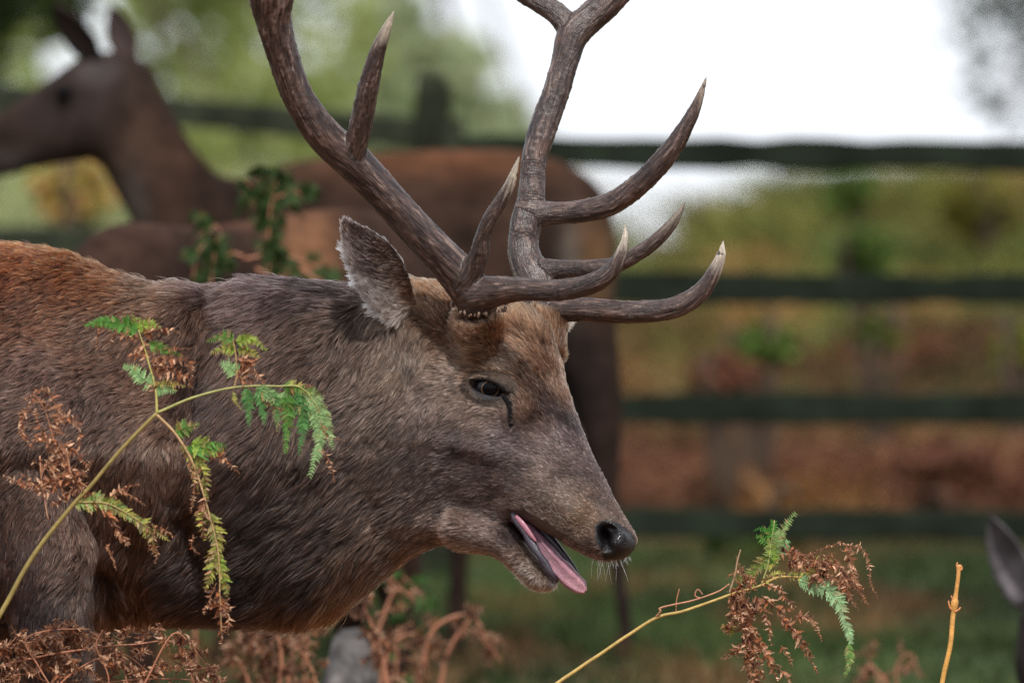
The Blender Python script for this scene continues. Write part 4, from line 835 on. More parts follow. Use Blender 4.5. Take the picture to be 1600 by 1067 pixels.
# hind B: nearer, head down, only her back shows over the stag's neck
def generic_hind(label, px, Y, yaw, scale, top_py, cols, head_down=True, seed=5, lying=False):
    c0 = P(px, top_py, Y); gz = float(ground_z(c0[0], Y)); t = thing("hind", label, "deer", (c0[0], Y, gz), "hinds around the stag")
    H = c0[2] - gz; S = scale; mb = MB(); ca, sa = math.cos(yaw), math.sin(yaw)
    def W(x, y, z): return np.array([c0[0] + (x * ca - y * sa) * S, Y + (x * sa + y * ca) * S, gz + z])
    def sec(x, zt, zb, hw): 
        V = []
        for j in range(22):
            a = 2 * math.pi * j / 22; V.append(W(x, math.sin(a) * hw, (zt + zb) / 2 + math.cos(a) * (zt - zb) / 2))
        return V
    rows = [(.56, H * .8, H * .7, .03), (.5, H * .95, H * .55, .11), (.34, H, H * .46, .155), (.1, H * .985, H * .44, .17), (-.15, H * .965, H * .45, .165), (-.38, H * .97, H * .5, .13), (-.5, H * .93, H * .56, .09)]
    if head_down: rows += [(-.66, H * .82, H * .56, .062), (-.8, H * .66, H * .46, .05), (-.9, H * .5, H * .34, .05), (-1.0, H * .36, H * .22, .05), (-1.08, H * .25, H * .13, .03), (-1.12, H * .18, H * .11, .015)]
    A = catmull(np.array(rows), 50); V = [p for r_ in A for p in sec(*r_)]
    F = [(i * 22 + j, i * 22 + (j + 1) % 22, (i + 1) * 22 + (j + 1) % 22, (i + 1) * 22 + j) for i in range(49) for j in range(22)] + [tuple(range(22))[::-1], tuple(49 * 22 + j for j in range(22))]
    mb.add(V, F)
    for x, y, rr in ((.36, .09, .085), (.3, -.09, .085), (-.36, .08, .06), (-.42, -.08, .06)):
        back = .05 if x > 0 else 0
        mb.tube(catmull([W(x, y, H * .62), W(x + back * .5, y, H * .46), W(x + back * 1.6, y, H * .30), W(x + back, y, H * .15), W(x + back * .8, y, .01)], 18), np.interp(np.linspace(0, 1, 18), [0, .3, .55, .8, 1], [rr, rr * .7, .028, .019, .024]), 12)
    me = remeshed(mb, .011, 4); paint(me, cols[0], None, seed, cols[1]); part("body", me, M_bfur, t)
    return t, W, H
tB, W, H = generic_hind("rufous brown hind grazing behind the stag's neck, only her rounded back showing", 385, 4.6, math.radians(52), .82, 322, (srgb(84, 62, 52), [(480, 390, 50, 60, srgb(190, 136, 98), .9), (360, 330, 130, 20, srgb(160, 104, 74), .8), (300, 420, 90, 50, srgb(44, 32, 30), .6)]), seed=8)
for s in (-1, 1):
    a = W(-.86, s * .04, H * .52); b = W(-.76, s * .16, H * .56); m = MB(); m.tube(catmull([a, (a + b) / 2 + [0, 0, .02], b], 8), [.012, .024, .03, .032, .028, .02, .012, .003], 10, srgb(80, 60, 52)); part("ear", m.mesh("ear"), M_bfur, tB)
# hind C: head low at the right edge
CY = 3.6; tC = thing("hind", "grey-faced hind lying at the right edge with one ear in view", "deer", (P(1760, 0, CY)[0], CY, float(ground_z(P(1760, 0, CY)[0], CY))), "hinds around the stag")
mb = MB(); gC = hg(1900, CY)
loft(mb, [(1585, 1035, 1590, 1080, 18, CY, 0), (1590, 985, 1615, 1090, 34, CY, 0), (1600, 930, 1650, 1080, 48, CY, 0), (1625, 905, 1690, 1060, 54, CY, 0), (1665, 905, 1720, 1060, 56, CY, 0), (1730, 930, 1740, 1150, 70, CY, 0), (1840, 960, 1820, gC - 10, 120, CY, 0), (2000, 940, 2000, gC - 4, 160, CY, 0), (2300, 940, 2300, gC - 4, 190, CY, 0), (2520, 1000, 2520, gC - 6, 150, CY, 0), (2590, 1150, 2590, gC - 20, 60, CY, 0)], 22, 6)
limb(mb, [(1880, gC - 60, CY - .12), (1780, gC - 24, CY - .2), (1680, gC - 16, CY - .22), (1800, gC - 14, CY - .25)], [50, 26, 20, 16]); limb(mb, [(2400, gC - 80, CY - .16), (2250, gC - 30, CY - .25), (2380, gC - 18, CY - .28)], [80, 36, 20])
me = remeshed(mb, .01, 4); paint(me, srgb(80, 68, 64), None, 12, [(1600, 960, 60, 60, srgb(96, 90, 92), .6)]); part("body", me, M_bfur, tC)
for bs, tp in (((1604, 950, CY - .06), (1546, 806, CY - .12)), ((1680, 930, CY + .06), (1740, 800, CY + .1))):
    m = leaf_ear(bs, tp, 30, np.array([-.3, -1, 0]), k_of(CY)); V0 = np.vstack(m.v); n0_ = vnoise(V0, 35, 4)[:, None]; m.c = [np.array(srgb(104, 100, 104)) * (1 + .6 * n0_)]; part("ear", m.mesh("ear"), M_bfur, tC)
bg_eye(1618, 975, CY - .055, tC)

# ------------------------------------------------------------------ ferns
def pinna(mb, path, plen, green, seed, dead=0.0, cols=None, gap=4.2, side=(1, 1), stemr=.7, facing=(0, -1, 0), wfac=.6, droop=.25, taper=.75, tone=1.0):
    """one side branch of a bracken frond: path of (px,py,Y); plen longest leaflet in px; dead 0..1 curl and browning"""
    r = np.random.default_rng(seed); C = np.array([P(*p) for p in path]); tot = np.linalg.norm(np.diff(C, axis=0), axis=1).sum(); k = k_of(path[0][2])
    gap = gap * .82; n = max(4, int(tot / (gap * PX * k))); A = catmull(C, n + 1); t = nrm(np.gradient(A, axis=0)); f = nrm(np.array(facing, float))
    gcol = np.array(green); bcol = np.array(srgb(138, 94, 68)); bc2 = np.array(srgb(190, 148, 118)); browns = np.array([bcol, bc2, srgb(96, 58, 46), srgb(160, 96, 58), srgb(206, 166, 136)]); ycol = np.array(srgb(168, 170, 82))
    mb.tube(A, np.linspace(stemr, .3, n + 1) * PX * k, 5, gcol * (1 - dead) + bcol * dead)
    for i in range(1, n + 1):
        u = i / n; L = (1.3 + .15 * (dead > .7)) * plen * PX * k * (1 - taper * u ** 1.4) * min(1, .55 + u * 3) * (1 + r.normal(0, .12))
        for s in (0, 1):
            if not side[s] or r.random() < .06 + .12 * dead: continue
            sg = 1 if s else -1; b = nrm(np.cross(f, t[i])) * sg; d = nrm(b * 1.0 + t[i] * .42 + f * r.normal(0, .12 + .5 * dead) + np.array([0, 0, -droop]))
            nv = nrm(np.cross(d, t[i]) * sg + r.normal(0, .15 + .45 * dead, 3)); wv = nrm(np.cross(nv, d)); ns = 6; W_ = L * wfac * (1 - .2 * dead)
            dd = min(1, max(0, dead + r.normal(0, .22) + (.25 * u if dead > .05 else 0))); dd = 0 if dd < .3 and dead < .5 else dd
            col0 = gcol * (1 - dd) + browns[r.choice(5, p=[.34, .26, .16, .16, .08])] * dd; col0 = col0 * (1 + r.normal(0, .13)); 
            if .15 < dead < .7 and r.random() < .3: col0 = ycol * (.8 + .3 * r.random())
            curl = r.normal(0, .35) + dead * r.choice([-1, 1]) * (.8 + 1.5 * r.random()); V = []; cc = []; p = A[i].copy(); dv = d.copy(); step = L / ns
            for q in range(ns + 1):
                v = q / ns; wd = W_ * .5 * (math.sin(math.pi * min(1, .18 + v * .82)) ** .6) * (1 - .75 * v)
                lob = wd * (1.0 if q % 2 else .55) if q < ns else W_ * .03
                V += [p - wv * lob, p + nv * wd * .22, p + wv * lob]; tipb = .35 * v * (dead > .02) * r.random(); c1 = col0 * (1 - tipb) + bc2 * tipb; cc += [c1, c1 * .85, c1]
                a = curl * step / L * 1.0; dv = nrm(dv + nv * a + np.array([0, 0, -droop * .12])); nv = nrm(np.cross(wv, dv) * -1 if False else nv - dv * (nv @ dv)); p = p + dv * step
            F = []
            for q in range(ns):
                F += [(q * 3, q * 3 + 1, q * 3 + 4, q * 3 + 3), (q * 3 + 1, q * 3 + 2, q * 3 + 5, q * 3 + 4)]
            mb.add(V, F, np.clip(np.array(cc) * tone, .01, .8))
def fern(name, label, stems, pinnae, Yoff, seed, group="bracken fronds", cat="fern", colstem=srgb(140, 132, 62)):
    b = P(*stems[0][0][0][:2], stems[0][0][0][2]); gz = float(ground_z(b[0], b[1])); t = thing(name, label, cat, (b[0], b[1], gz), group)
    for st, r0, r1, *cs in stems:
        C = np.array([P(*p) for p in st]); A = catmull(C, len(C) * 7); m = MB(); nn = len(A)
        A = A + np.stack([vnoise(A, 40, seed), vnoise(A, 40, seed + 1), vnoise(A, 40, seed + 2)], 1) * .0006
        c0 = np.array(cs[0] if cs else colstem); m.tube(A, np.linspace(r0, r1, nn) * PX * k_of(st[0][2]), 8, c0 * (1 + .15 * vnoise(A, 30, seed)[:, None])); part("stem", m.mesh("stem"), M_stem, t)
    for i, pn in enumerate(pinnae):
        m = MB(); pinna(m, seed=seed * 100 + i, **pn); part("pinna", m.mesh("pinna"), M_dead if pn.get("dead", 0) > .6 else M_leaf, t)
    return t
G1, G2, G3, G4, BR = srgb(88, 136, 60), srgb(134, 164, 66), srgb(140, 174, 116), srgb(88, 136, 76), srgb(140, 92, 66)
FA = -.42
def pn(pts, L, g, dead=0., Y=FA, **kw): return dict(path=[(a, b, Y + (c[0] if c else 0)) for a, b, *c in pts], plen=L, green=g, dead=dead, **kw)
gfoot = lambda px, Y: hg(px, Y)
fa_p = [
    pn([(216, 516), (190, 506), (160, 502), (134, 509, -.02)], 14, G1, 0, gap=3.6, droop=.5), pn([(214, 514), (232, 506), (250, 512)], 12, G2, .1, gap=3.6),
    pn([(160, 507), (153, 520), (150, 545)], 8, BR, .95), pn([(205, 508), (212, 498), (206, 492)], 8, G2, .2),
    pn([(222, 522), (250, 516), (280, 518)], 13, BR, .95), pn([(218, 528), (200, 524), (178, 522), (170, 536)], 12, BR, .95), pn([(232, 536), (255, 545), (284, 556)], 10, G1, .05, gap=3.4), pn([(234, 548), (258, 546), (298, 544, -.01)], 7, BR, 1.),
    pn([(230, 560), (212, 552), (200, 560)], 12, BR, .9), pn([(236, 566), (262, 560), (296, 566), (300, 590)], 13, BR, .95), pn([(238, 582), (265, 580), (292, 590), (298, 604)], 14, BR, .95), pn([(238, 576), (252, 572), (275, 576)], 12, BR, .9),
    pn([(240, 604), (222, 590), (208, 578), (194, 572)], 15, G3, 0, gap=4.2, side=(1, 1)), pn([(241, 608), (255, 606), (274, 611)], 12, G3, 0, gap=3.8, droop=.6), pn([(226, 548), (212, 544), (206, 556)], 11, BR, .9), pn([(222, 530), (226, 545), (232, 560)], 12, BR, .9),
    pn([(242, 612), (236, 600), (228, 614)], 9, BR, .8), pn([(240, 596), (270, 600), (290, 604)], 9, srgb(170, 160, 80), .35),
    # right-hand node, upward
    pn([(366, 532), (348, 526), (324, 533)], 11, G1, .1, gap=3.4), pn([(368, 534), (392, 530), (416, 546)], 11, G2, .15, gap=3.4), pn([(368, 548), (352, 544), (330, 552)], 11, G2, .2, gap=3.6), pn([(370, 546), (390, 548), (405, 558)], 11, G2, .4),
    pn([(374, 562), (392, 572), (416, 602)], 15, BR, .95), pn([(372, 570), (382, 584), (398, 604)], 14, BR, .9), pn([(371, 560), (384, 560), (392, 572)], 12, BR, .9), pn([(370, 584), (360, 574), (346, 568)], 13, G3, 0, gap=4), pn([(372, 590), (382, 594), (390, 604)], 11, srgb(170, 140, 100), .7), pn([(364, 612), (368, 626), (378, 641)], 5, srgb(170, 176, 96), .2, gap=3),
    # right-hand frond, drooping
    pn([(384, 606), (388, 630), (389, 664)], 12, G4, 0, gap=4), pn([(402, 606), (410, 630), (413, 662)], 12, G4, 0, gap=4), pn([(430, 610), (432, 640), (434, 672)], 11, G4, .12, gap=4), pn([(446, 612), (450, 650), (446, 706)], 15, G1, 0, gap=4.2), pn([(464, 612), (474, 650), (468, 710)], 14, G4, 0, gap=4.2),
    pn([(482, 614), (496, 650), (500, 690), (484, 744)], 17, G3, 0, gap=4.6), pn([(498, 628), (508, 660), (520, 700)], 14, G3, .1, gap=4.4), pn([(400, 604), (425, 618), (455, 622)], 14, G3, 0, gap=4), pn([(440, 604), (470, 606), (505, 618)], 12, G1, .25, gap=4), pn([(474, 622), (490, 616), (506, 632)], 13, G3, .1, gap=4),
    pn([(412, 620), (424, 634), (448, 642)], 6, srgb(170, 110, 80), 1., gap=2.6), pn([(500, 655), (510, 680), (538, 688)], 7, BR, 1.), pn([(504, 700), (518, 728), (522, 752)], 9, BR, 1.), pn([(470, 606), (478, 600), (492, 606)], 9, BR, 1.), pn([(460, 630), (485, 640), (500, 648)], 13, G4, .1, gap=4),
    # lower cluster
    pn([(286, 700), (310, 694), (332, 690), (352, 694)], 26, G1, .0, gap=4.2, side=(1, 0), droop=-.2, wfac=.24), pn([(300, 690), (320, 700), (348, 704)], 18, G2, .1, gap=4.4, side=(1, 1), droop=-.1), pn([(275, 676), (290, 668), (310, 664)], 14, G1, .15, gap=4), pn([(328, 712), (348, 716), (374, 738)], 11, srgb(170, 130, 100), .9),
    pn([(300, 706), (318, 740), (324, 780)], 15, srgb(120, 130, 66), .35, gap=5), pn([(322, 775), (314, 800), (318, 830)], 14, BR, .8), pn([(328, 800), (340, 840), (340, 880)], 17, srgb(128, 140, 76), .4, gap=4.6), pn([(338, 850), (332, 890), (320, 920)], 16, srgb(110, 140, 60), .4, gap=4.6), pn([(336, 860), (350, 900), (354, 930)], 13, G2, .3, gap=4.4),
    pn([(342, 920), (344, 960), (346, 1004)], 17, BR, .95), pn([(338, 910), (326, 940), (318, 958)], 11, BR, .95), pn([(346, 930), (356, 960), (356, 990)], 13, BR, .95), pn([(302, 835), (300, 855), (312, 866)], 6, srgb(176, 90, 56), 1.), pn([(296, 720), (304, 760), (298, 800)], 9, srgb(96, 84, 48), .7),
    pn([(282, 690), (300, 728), (310, 770)], 9, srgb(110, 112, 60), .5), pn([(324, 792), (316, 812), (320, 842)], 16, srgb(100, 96, 56), .6),
    # left dead branch
    pn([(128, 768), (104, 730), (72, 690), (54, 640)], 17, BR, .95, gap=4), pn([(80, 690), (92, 650), (70, 610), (40, 622)], 13, BR, .95), pn([(50, 640), (34, 650), (36, 680), (52, 700)], 11, BR, 1.), pn([(80, 660), (112, 652), (124, 680), (122, 700)], 12, BR, 1.), pn([(84, 700), (110, 700), (138, 728)], 15, BR, .95), pn([(90, 716), (70, 728), (50, 720)], 15, BR, .95),
    pn([(110, 752), (80, 752), (46, 758), (6, 744)], 15, BR, .95), pn([(100, 740), (70, 770), (32, 738)], 13, BR, .95), pn([(118, 760), (96, 780), (80, 790)], 14, BR, .95), pn([(102, 726), (130, 742), (142, 720)], 12, BR, .95), pn([(84, 640), (56, 625), (38, 640)], 9, BR, 1.), pn([(88, 690), (60, 684), (46, 700)], 12, BR, .95), pn([(76, 760), (84, 740), (92, 718)], 14, BR, .95),
    # right short branch
    pn([(116, 788), (160, 784), (205, 806), (262, 842)], 15, srgb(140, 168, 96), .18, gap=4.2), pn([(140, 788), (165, 800), (190, 836), (200, 850)], 15, BR, .9), pn([(210, 810), (235, 830), (240, 862)], 14, srgb(150, 160, 110), .4), pn([(225, 824), (250, 826), (272, 838)], 12, BR, .9), pn([(165, 782), (190, 764), (216, 756)], 9, BR, 1.), pn([(190, 764), (205, 775), (226, 788)], 8, BR, 1.), pn([(166, 850), (174, 868), (182, 890)], 6, srgb(176, 110, 84), 1., gap=3), pn([(230, 850), (246, 860), (242, 878)], 9, BR, 1.), pn([(150, 776), (130, 770), (110, 772)], 11, BR, .95),
]
gA = gfoot(-330, FA)
fern("bracken_fern", "half-green half-brown bracken frond crossing the stag's shoulder and neck at the left", [
    ([(-330, gA, FA), (-200, 1300, FA), (-60, 1065, FA), (0, 960, FA), (52, 868, FA), (108, 796, FA), (140, 760, FA), (192, 700, FA), (245, 645, FA)], 4.6, 2.8, srgb(134, 118, 66)),
    ([(245, 645, FA), (243, 612, FA), (236, 580, FA), (226, 545, FA), (216, 515, FA)], 2.2, .8, srgb(168, 160, 92)),
    ([(245, 645, FA), (300, 622, FA), (365, 605, FA), (430, 603, FA), (470, 606, FA), (500, 640, FA)], 2.4, .8, srgb(146, 146, 86)),
    ([(366, 605, FA), (370, 580, FA), (368, 550, FA), (364, 528, FA)], 1.4, .6, srgb(170, 140, 90)),
    ([(245, 648, FA), (272, 675, FA), (296, 712, FA), (312, 752, FA), (326, 800, FA), (340, 860, FA), (344, 930, FA), (346, 990, FA)], 2.4, .8, srgb(170, 140, 100)),
    ([(140, 764, FA), (112, 740, FA), (86, 690, FA), (70, 640, FA), (52, 612, FA)], 1.6, .6, srgb(150, 100, 72)),
    ([(62, 712, FA), (66, 760, FA), (76, 812, FA)], 1.2, .8, srgb(176, 130, 100)), ([(104, 700, FA - .01), (110, 735, FA), (116, 755, FA)], 1.3, .9, srgb(190, 150, 120)),
    ([(122, 784, FA), (170, 788, FA), (230, 822, FA), (266, 846, FA)], 1.6, .6, srgb(150, 130, 80))], fa_p, FA, 71)
def litter(cx, cy, rx, ry, n, sd, Y=FA, L=12):
    r = np.random.default_rng(sd); o = []
    for _ in range(n):
        a = r.random() * 6.28; q = r.random() ** .5; x0, y0 = cx + rx * q * math.cos(a), cy + ry * q * math.sin(a); b = r.random() * 6.28; l = 14 + 16 * r.random()
        o.append(pn([(x0, y0, r.normal(0, .012)), (x0 + l * .5 * math.cos(b) + r.normal(0, 3), y0 + l * .5 * math.sin(b) + 1, r.normal(0, .012)), (x0 + l * math.cos(b), y0 + l * math.sin(b) + 5, r.normal(0, .015))], L * (.7 + .5 * r.random()), BR, .95 if r.random() < .85 else .5, Y=Y, gap=3.8))
    return o
fa_p += litter(92, 700, 44, 60, 16, 1) + litter(60, 745, 50, 18, 6, 2) + litter(258, 578, 34, 26, 10, 3) + litter(388, 582, 20, 20, 6, 4) + litter(342, 950, 13, 46, 8, 5) + litter(218, 535, 28, 14, 6, 6) + litter(330, 820, 12, 60, 7, 7) + litter(215, 825, 40, 22, 7, 8)
FB = -.12
fb_p = [dict(d, path=[(a, b, FB + (c - FA)) for a, b, c in d["path"]]) for d in [
    pn([(1202, 880), (1212, 850), (1222, 828), (1243, 802)], 13, srgb(130, 160, 96), .05, gap=3.8), pn([(1204, 840), (1200, 826), (1178, 828)], 8, srgb(70, 130, 50), 0, gap=3.2), pn([(1206, 832), (1210, 820), (1204, 812)], 8, srgb(80, 140, 60), 0, gap=3.2), pn([(1200, 850), (1188, 840), (1182, 836)], 8, G1, 0, gap=3.2),
    pn([(1204, 870), (1190, 880), (1166, 900), (1148, 906)], 13, srgb(110, 136, 60), .15, gap=4), pn([(1212, 864), (1226, 852), (1234, 846)], 11, srgb(120, 160, 110), 0, gap=3.8), pn([(1218, 880), (1196, 880), (1178, 888)], 10, G1, .2, gap=4), pn([(1210, 880), (1206, 856), (1200, 840)], 10, G2, .05, gap=3.8),
    pn([(1216, 864), (1240, 862), (1262, 876), (1304, 866)], 12, BR, .95), pn([(1230, 880), (1262, 884), (1300, 896)], 14, BR, .95), pn([(1262, 868), (1290, 856), (1313, 848), (1326, 856)], 6, BR, .95), pn([(1316, 850), (1348, 858), (1358, 884), (1360, 910), (1372, 934)], 7, BR, 1.), pn([(1322, 854), (1330, 880), (1336, 910), (1356, 946)], 13, BR, .9), pn([(1304, 872), (1318, 900), (1324, 926), (1341, 952)], 12, BR, .92),
    pn([(1270, 880), (1296, 880), (1318, 892)], 14, BR, .92), pn([(1280, 890), (1306, 908), (1328, 916)], 12, BR, .92), pn([(1316, 900), (1340, 920), (1350, 918)], 9, BR, 1.),
    pn([(1246, 906), (1282, 916), (1308, 936), (1324, 980), (1330, 1004)], 17, srgb(152, 188, 138), 0, gap=4.6), pn([(1326, 1004), (1328, 1030), (1320, 1056)], 9, srgb(110, 160, 84), .1, gap=3.8), pn([(1230, 898), (1256, 900), (1272, 912)], 10, srgb(130, 160, 90), .2), pn([(1256, 902), (1270, 892), (1280, 898)], 9, srgb(150, 160, 70), .4), pn([(1190, 912), (1210, 898), (1236, 896)], 11, srgb(120, 130, 60), .5),
    pn([(1156, 912), (1158, 944), (1166, 976), (1194, 1060)], 20, BR, .93, gap=4.4), pn([(1148, 918), (1146, 950), (1138, 990)], 13, BR, .95), pn([(1170, 918), (1160, 900), (1150, 868)], 8, BR, 1.), pn([(1150, 930), (1168, 1000), (1172, 1066)], 17, srgb(110, 96, 62), .85, gap=4.6), pn([(1180, 930), (1196, 960), (1206, 1006)], 14, BR, .93), pn([(1214, 958), (1246, 990), (1262, 1020), (1278, 1052)], 13, BR, .9, gap=4.2), pn([(1190, 930), (1216, 950), (1240, 950)], 12, BR, .9), pn([(1214, 914), (1230, 936), (1244, 950)], 10, srgb(100, 70, 60), .95), pn([(1242, 962), (1268, 966), (1284, 1000)], 9, BR, .9), pn([(1172, 990), (1196, 1020), (1214, 1062)], 16, BR, .93), pn([(1220, 1008), (1232, 1026), (1238, 1040)], 9, BR, 1.), pn([(1160, 960), (1146, 972), (1134, 976)], 10, BR, .95), pn([(1200, 1030), (1222, 1050), (1240, 1070)], 12, BR, .95), pn([(1164, 884), (1148, 894), (1136, 902)], 9, BR, 1.), pn([(1186, 1040), (1180, 1070), (1190, 1100)], 16, BR, .95),
    pn([(1140, 930), (1150, 944), (1158, 960)], 12, BR, .95), pn([(1188, 906), (1204, 916), (1222, 920)], 12, BR, .9)]]
fb_p += litter(1166, 985, 22, 60, 12, 9, FB) + litter(1270, 884, 45, 16, 8, 10, FB, 10) + litter(1170, 905, 24, 16, 5, 11, FB, 10)
gB = gfoot(620, FB)
fern("bracken_fern", "drooping brown frond with pale green tip on a long stem below the stag's muzzle", [
    ([(560, gB, FB), (680, 1320, FB), (800, 1120, FB), (870, 1067, FB), (952, 1012, FB), (1022, 966, FB), (1068, 954, FB), (1137, 930, FB), (1184, 916, FB), (1216, 902, FB), (1253, 901, FB)], 3.6, 1.4, srgb(176, 150, 86)),
    ([(1024, 964, FB), (1032, 954, FB - .005), (1034, 948, FB - .005), (1080, 938, FB - .004), (1120, 924, FB), (1140, 912, FB)], 1.7, 1.2, srgb(170, 120, 92)),
    ([(1056, 956, FB), (1057, 938, FB), (1062, 920, FB)], 1.2, .8, srgb(160, 110, 80)), ([(1096, 934, FB), (1086, 930, FB), (1090, 920, FB), (1098, 928, FB)], 1.2, .8, srgb(160, 110, 84)),
    ([(1140, 926, FB), (1148, 900, FB), (1152, 876, FB), (1157, 858, FB)], 1.8, 1.0, srgb(150, 124, 96)), ([(1190, 912, FB), (1200, 880, FB), (1204, 850, FB), (1210, 812, FB)], 1.5, .7, srgb(150, 150, 90)),
    ([(1150, 922, FB), (1162, 970, FB), (1180, 1040, FB)], 1.6, .9, srgb(140, 96, 74))], fb_p, FB, 83)
# dry bitten stalk at the right
TY = -.05; g_ = gfoot(1440, TY)
t = thing("dry_stalk", "golden bare broken stalk standing upright near the right edge", "stalk", (P(1440, 0, TY)[0], TY, float(ground_z(0, TY))))
m = MB(); A = catmull([P(1430, g_, TY), P(1440, 1400, TY), P(1458, 1160, TY), P(1472, 1067, TY), P(1483, 1010, TY), P(1490, 956, TY), P(1494, 920, TY), P(1499, 882, TY)], 60)
rr = np.full(60, 3.9 * PX); rr[int(60 * .82):] *= .85; rr[44:47] *= 1.5; A = A + np.stack([vnoise(A, 26, 1), vnoise(A, 26, 2), vnoise(A, 26, 3)], 1) * .0014
m.tube(A, rr, 9, np.linspace(0, 1, 60)[:, None] * np.array(srgb(206, 150, 84)) + (1 - np.linspace(0, 1, 60)[:, None]) * np.array(srgb(190, 150, 70))); part("stem", m.mesh("stem"), M_stem, t)
for pts in ([(1490, 954), (1484, 948), (1482, 938)], [(1491, 956), (1498, 952), (1501, 948)], [(1497, 890), (1495, 884), (1496, 878)], [(1497, 892), (1503, 888), (1501, 882)], [(1488, 945), (1489, 938), (1486, 930)]):
    m = MB(); m.tube(catmull([P(a, b, TY) for a, b in pts], 7), np.linspace(2.8, 1.0, 7) * PX, 6, srgb(178, 118, 70)); part("bud", m.mesh("bud"), M_stem, t)

# dead bracken thicket at the lower left, in front of the stag's legs
def dead_clump(label, specs, Y, seed, name="dead_bracken", colr=BR, plen=14, n_side=7, group="dead bracken clumps", blurcol=None, dead=.97, dens=1.0):
    r = np.random.default_rng(seed); stems = []; pin = []
    for (pts, r0) in specs:
        Yj = Y + r.normal(0, .02); st = [(a, b, Yj) for a, b in pts]; stems.append((st, r0, .7, srgb(156, 104, 78)))
        C = catmull(np.array([(a, b, 0) for a, b in pts], float), 40); tot = np.linalg.norm(np.diff(C[:, :2], axis=0), axis=1).sum(); k = max(3, int(tot / 30 * dens))
        for i in range(k):
            u = (.15 + .85 * (i + .5) / k) ; j = int(u * 38); p = C[j]; d = nrm(C[j + 1] - C[j]); s = 1 if i % 2 else -1
            pp = np.array([-d[1], d[0], 0]) * s; ln = 46 * (1 - .5 * u) * (.7 + .6 * r.random()); e = p + (pp * .8 + d * .6) * ln; mid = (p + e) / 2 + r.normal(0, 5, 3)
            pin.append(dict(path=[(p[0], p[1], Yj), (mid[0], mid[1], Yj + r.normal(0, .012)), (e[0], e[1] + ln * .25, Yj + r.normal(0, .025))], plen=plen * (.7 + .5 * r.random()), green=colr, dead=dead, gap=4.2, tone=(.62 if Y > 1 and dead > .5 else .85)))
    return fern(name, label, stems, pin, Y, seed, group)
gD = gfoot(100, -.3)
dead_clump("tangle of curled rust-brown bracken filling the lower left corner", [
    ([(-60, gfoot(-60, -.3)), (-30, 1200), (0, 1030), (60, 1000), (118, 984)], 2.2), ([(120, gD), (110, 1200), (100, 1070), (104, 1010), (116, 976)], 2), ([(-40, 1050), (60, 1026), (160, 1010), (210, 1006), (270, 1002), (300, 1030), (345, 1062)], 1.8),
    ([(60, 1100), (120, 1046), (185, 1020), (230, 1048), (262, 1080)], 1.6), ([(200, 1120), (230, 1060), (270, 990), (300, 1010), (330, 1050)], 1.8), ([(-30, 1000), (30, 1040), (90, 1075)], 1.6), ([(90, 1090), (60, 1040), (40, 1000), (80, 984), (140, 982)], 1.6),
    ([(160, 1120), (170, 1060), (150, 1010), (160, 984)], 1.6), ([(300, 1130), (310, 1085), (300, 1050), (340, 1040)], 1.6), ([(0, 1110), (30, 1060), (10, 1020), (30, 990)], 1.6), ([(120, 1075), (200, 1062), (300, 1062), (345, 1075)], 1.5), ([(230, 1120), (200, 1070), (190, 1030), (150, 1030)], 1.5)], -.3, 91, plen=13)
dead_clump("softly blurred brown bracken arching over below the stag's jaw", [
    ([(560, gfoot(560, 2.9)), (580, 1200), (600, 1040), (625, 995), (660, 1000), (670, 1067)], 5), ([(640, 1140), (660, 1040), (680, 980), (735, 960), (760, 1000), (784, 1034)], 5), ([(600, 1150), (610, 1060), (590, 1010), (560, 980)], 4), ([(680, 1120), (700, 1020), (740, 962), (748, 990), (780, 1030)], 4), ([(560, 1090), (600, 960), (620, 920), (650, 940)], 4)], 2.9, 92, plen=12, dens=.8)
dead_clump("reddish-brown bracken clump under the stag's chest", [
    ([(430, gfoot(430, 2.0)), (430, 1200), (420, 1060), (400, 1000), (380, 980)], 4), ([(460, 1200), (450, 1060), (470, 990), (500, 960)], 4), ([(380, 1180), (390, 1080), (370, 1030), (350, 1020)], 4), ([(520, 1200), (500, 1090), (480, 1030), (460, 1010)], 4), ([(420, 1150), (440, 1040), (430, 980), (420, 960)], 4), ([(620, 1180), (600, 1040), (570, 950), (560, 920)], 4)], 2.0, 93, plen=15, dens=1.3, colr=srgb(120, 70, 54))
dead_clump("blurred pale brown bracken between the drooping frond and the golden stalk", [
    ([(1380, gfoot(1380, 3.4)), (1390, 1180), (1370, 1060), (1350, 1010)], 3), ([(1430, 1180), (1400, 1060), (1420, 1020), (1440, 1060)], 3), ([(1400, 1170), (1390, 1080), (1360, 1040), (1345, 1070)], 3)], 3.4, 94, plen=10, dens=.8)
def green_clump(label, specs, Y, seed, gcol, plen, dens=1.0):
    return dead_clump(label, specs, Y, seed, "green_fern", gcol, plen, group="blurred green ferns", dead=.0, dens=dens)
GF = srgb(62, 84, 44)
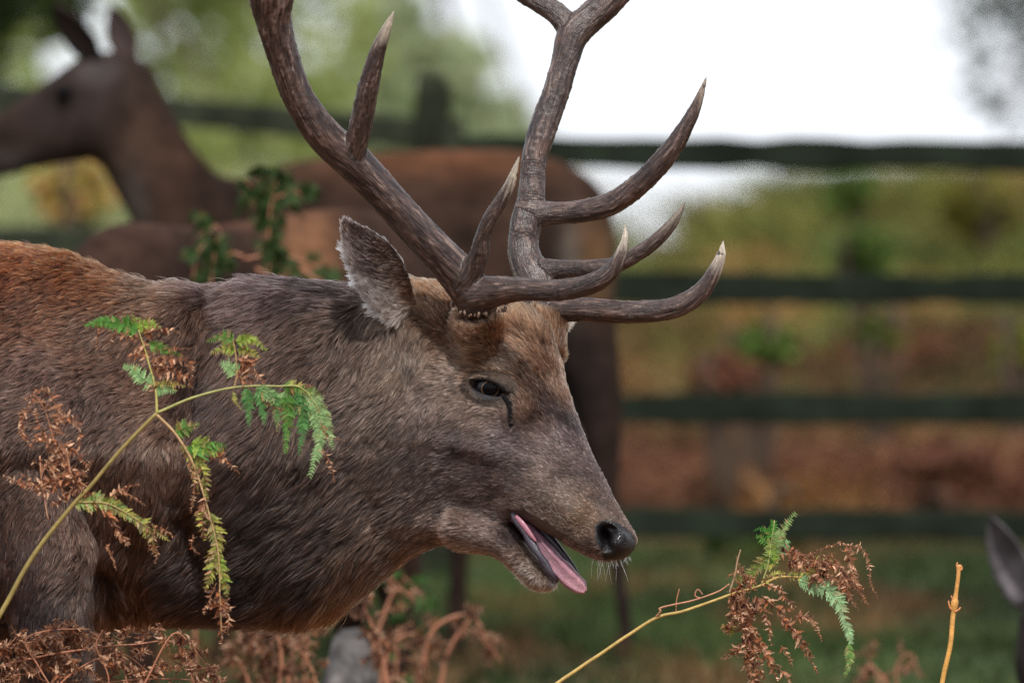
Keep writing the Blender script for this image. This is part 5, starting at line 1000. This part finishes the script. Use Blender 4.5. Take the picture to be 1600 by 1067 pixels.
green_clump("blurred green fern sprig in front of the brown hind's shoulder", [([(470, gfoot(470, 3.5)), (440, 700), (420, 400), (428, 300), (440, 268)], 3), ([(430, 320), (400, 300), (384, 282)], 2.5), ([(430, 310), (460, 300), (476, 312)], 2.5), ([(428, 300), (440, 320), (430, 345)], 2.5), ([(425, 330), (400, 290), (410, 270)], 2)], 3.5, 95, GF, 15, .8)
green_clump("blurred green fern hanging behind the stag's neck, left one", [([(300, gfoot(300, 3.4)), (310, 700), (330, 440), (340, 370)], 3), ([(338, 370), (312, 390), (300, 440)], 2.5), ([(336, 385), (320, 420), (316, 460)], 2.5), ([(345, 362), (330, 350), (310, 372)], 2)], 3.4, 96, GF, 14, .8)
green_clump("blurred green fern fringe along the stag's neck beside the ear", [([(480, gfoot(480, 3.4)), (470, 700), (440, 440), (430, 400)], 3), ([(380, 405), (430, 398), (480, 410), (524, 430)], 2.5), ([(380, 400), (360, 396), (352, 412)], 2.5), ([(470, 420), (500, 440), (520, 446)], 2.5), ([(400, 420), (440, 436), (480, 446)], 2.5)], 3.4, 97, GF, 12, .9)
green_clump("small blurred green fern in the gap under the stag's throat", [([(600, gfoot(600, 3.2)), (615, 1100), (625, 960), (630, 890)], 3), ([(625, 920), (600, 890), (590, 880)], 2.5), ([(628, 900), (650, 920), (670, 950)], 2.5)], 3.2, 98, srgb(70, 100, 50), 12, .7)

# grey mottled boulder behind the bracken
bx = P(545, 1046, 2.7); m = MB(); VV, F = uvsphere(np.zeros(3), 1.0, 32, 22); VV = np.array(VV); gz = float(ground_z(bx[0], bx[1]))
VV = VV * (1 + .16 * fbm(VV, 1.7, 4)[:, None] + .05 * fbm(VV, 6, 5)[:, None]); top = bx[2] + .05; hz = (top - gz) / 2 + .03; VV = VV * [.055, .07, hz] + [bx[0], bx[1], gz + hz - .05]
m.add(VV, F, np.array(srgb(76, 73, 72)) * (.8 + 1.3 * fbm(VV, 34, 6)[:, None])); single("boulder", m.mesh("boulder"), M_stone, None, "upright grey mottled boulder half hidden by bracken under the stag's chest", "boulder")
# leafy weeds in the turf
print("objects", len(bpy.data.objects))
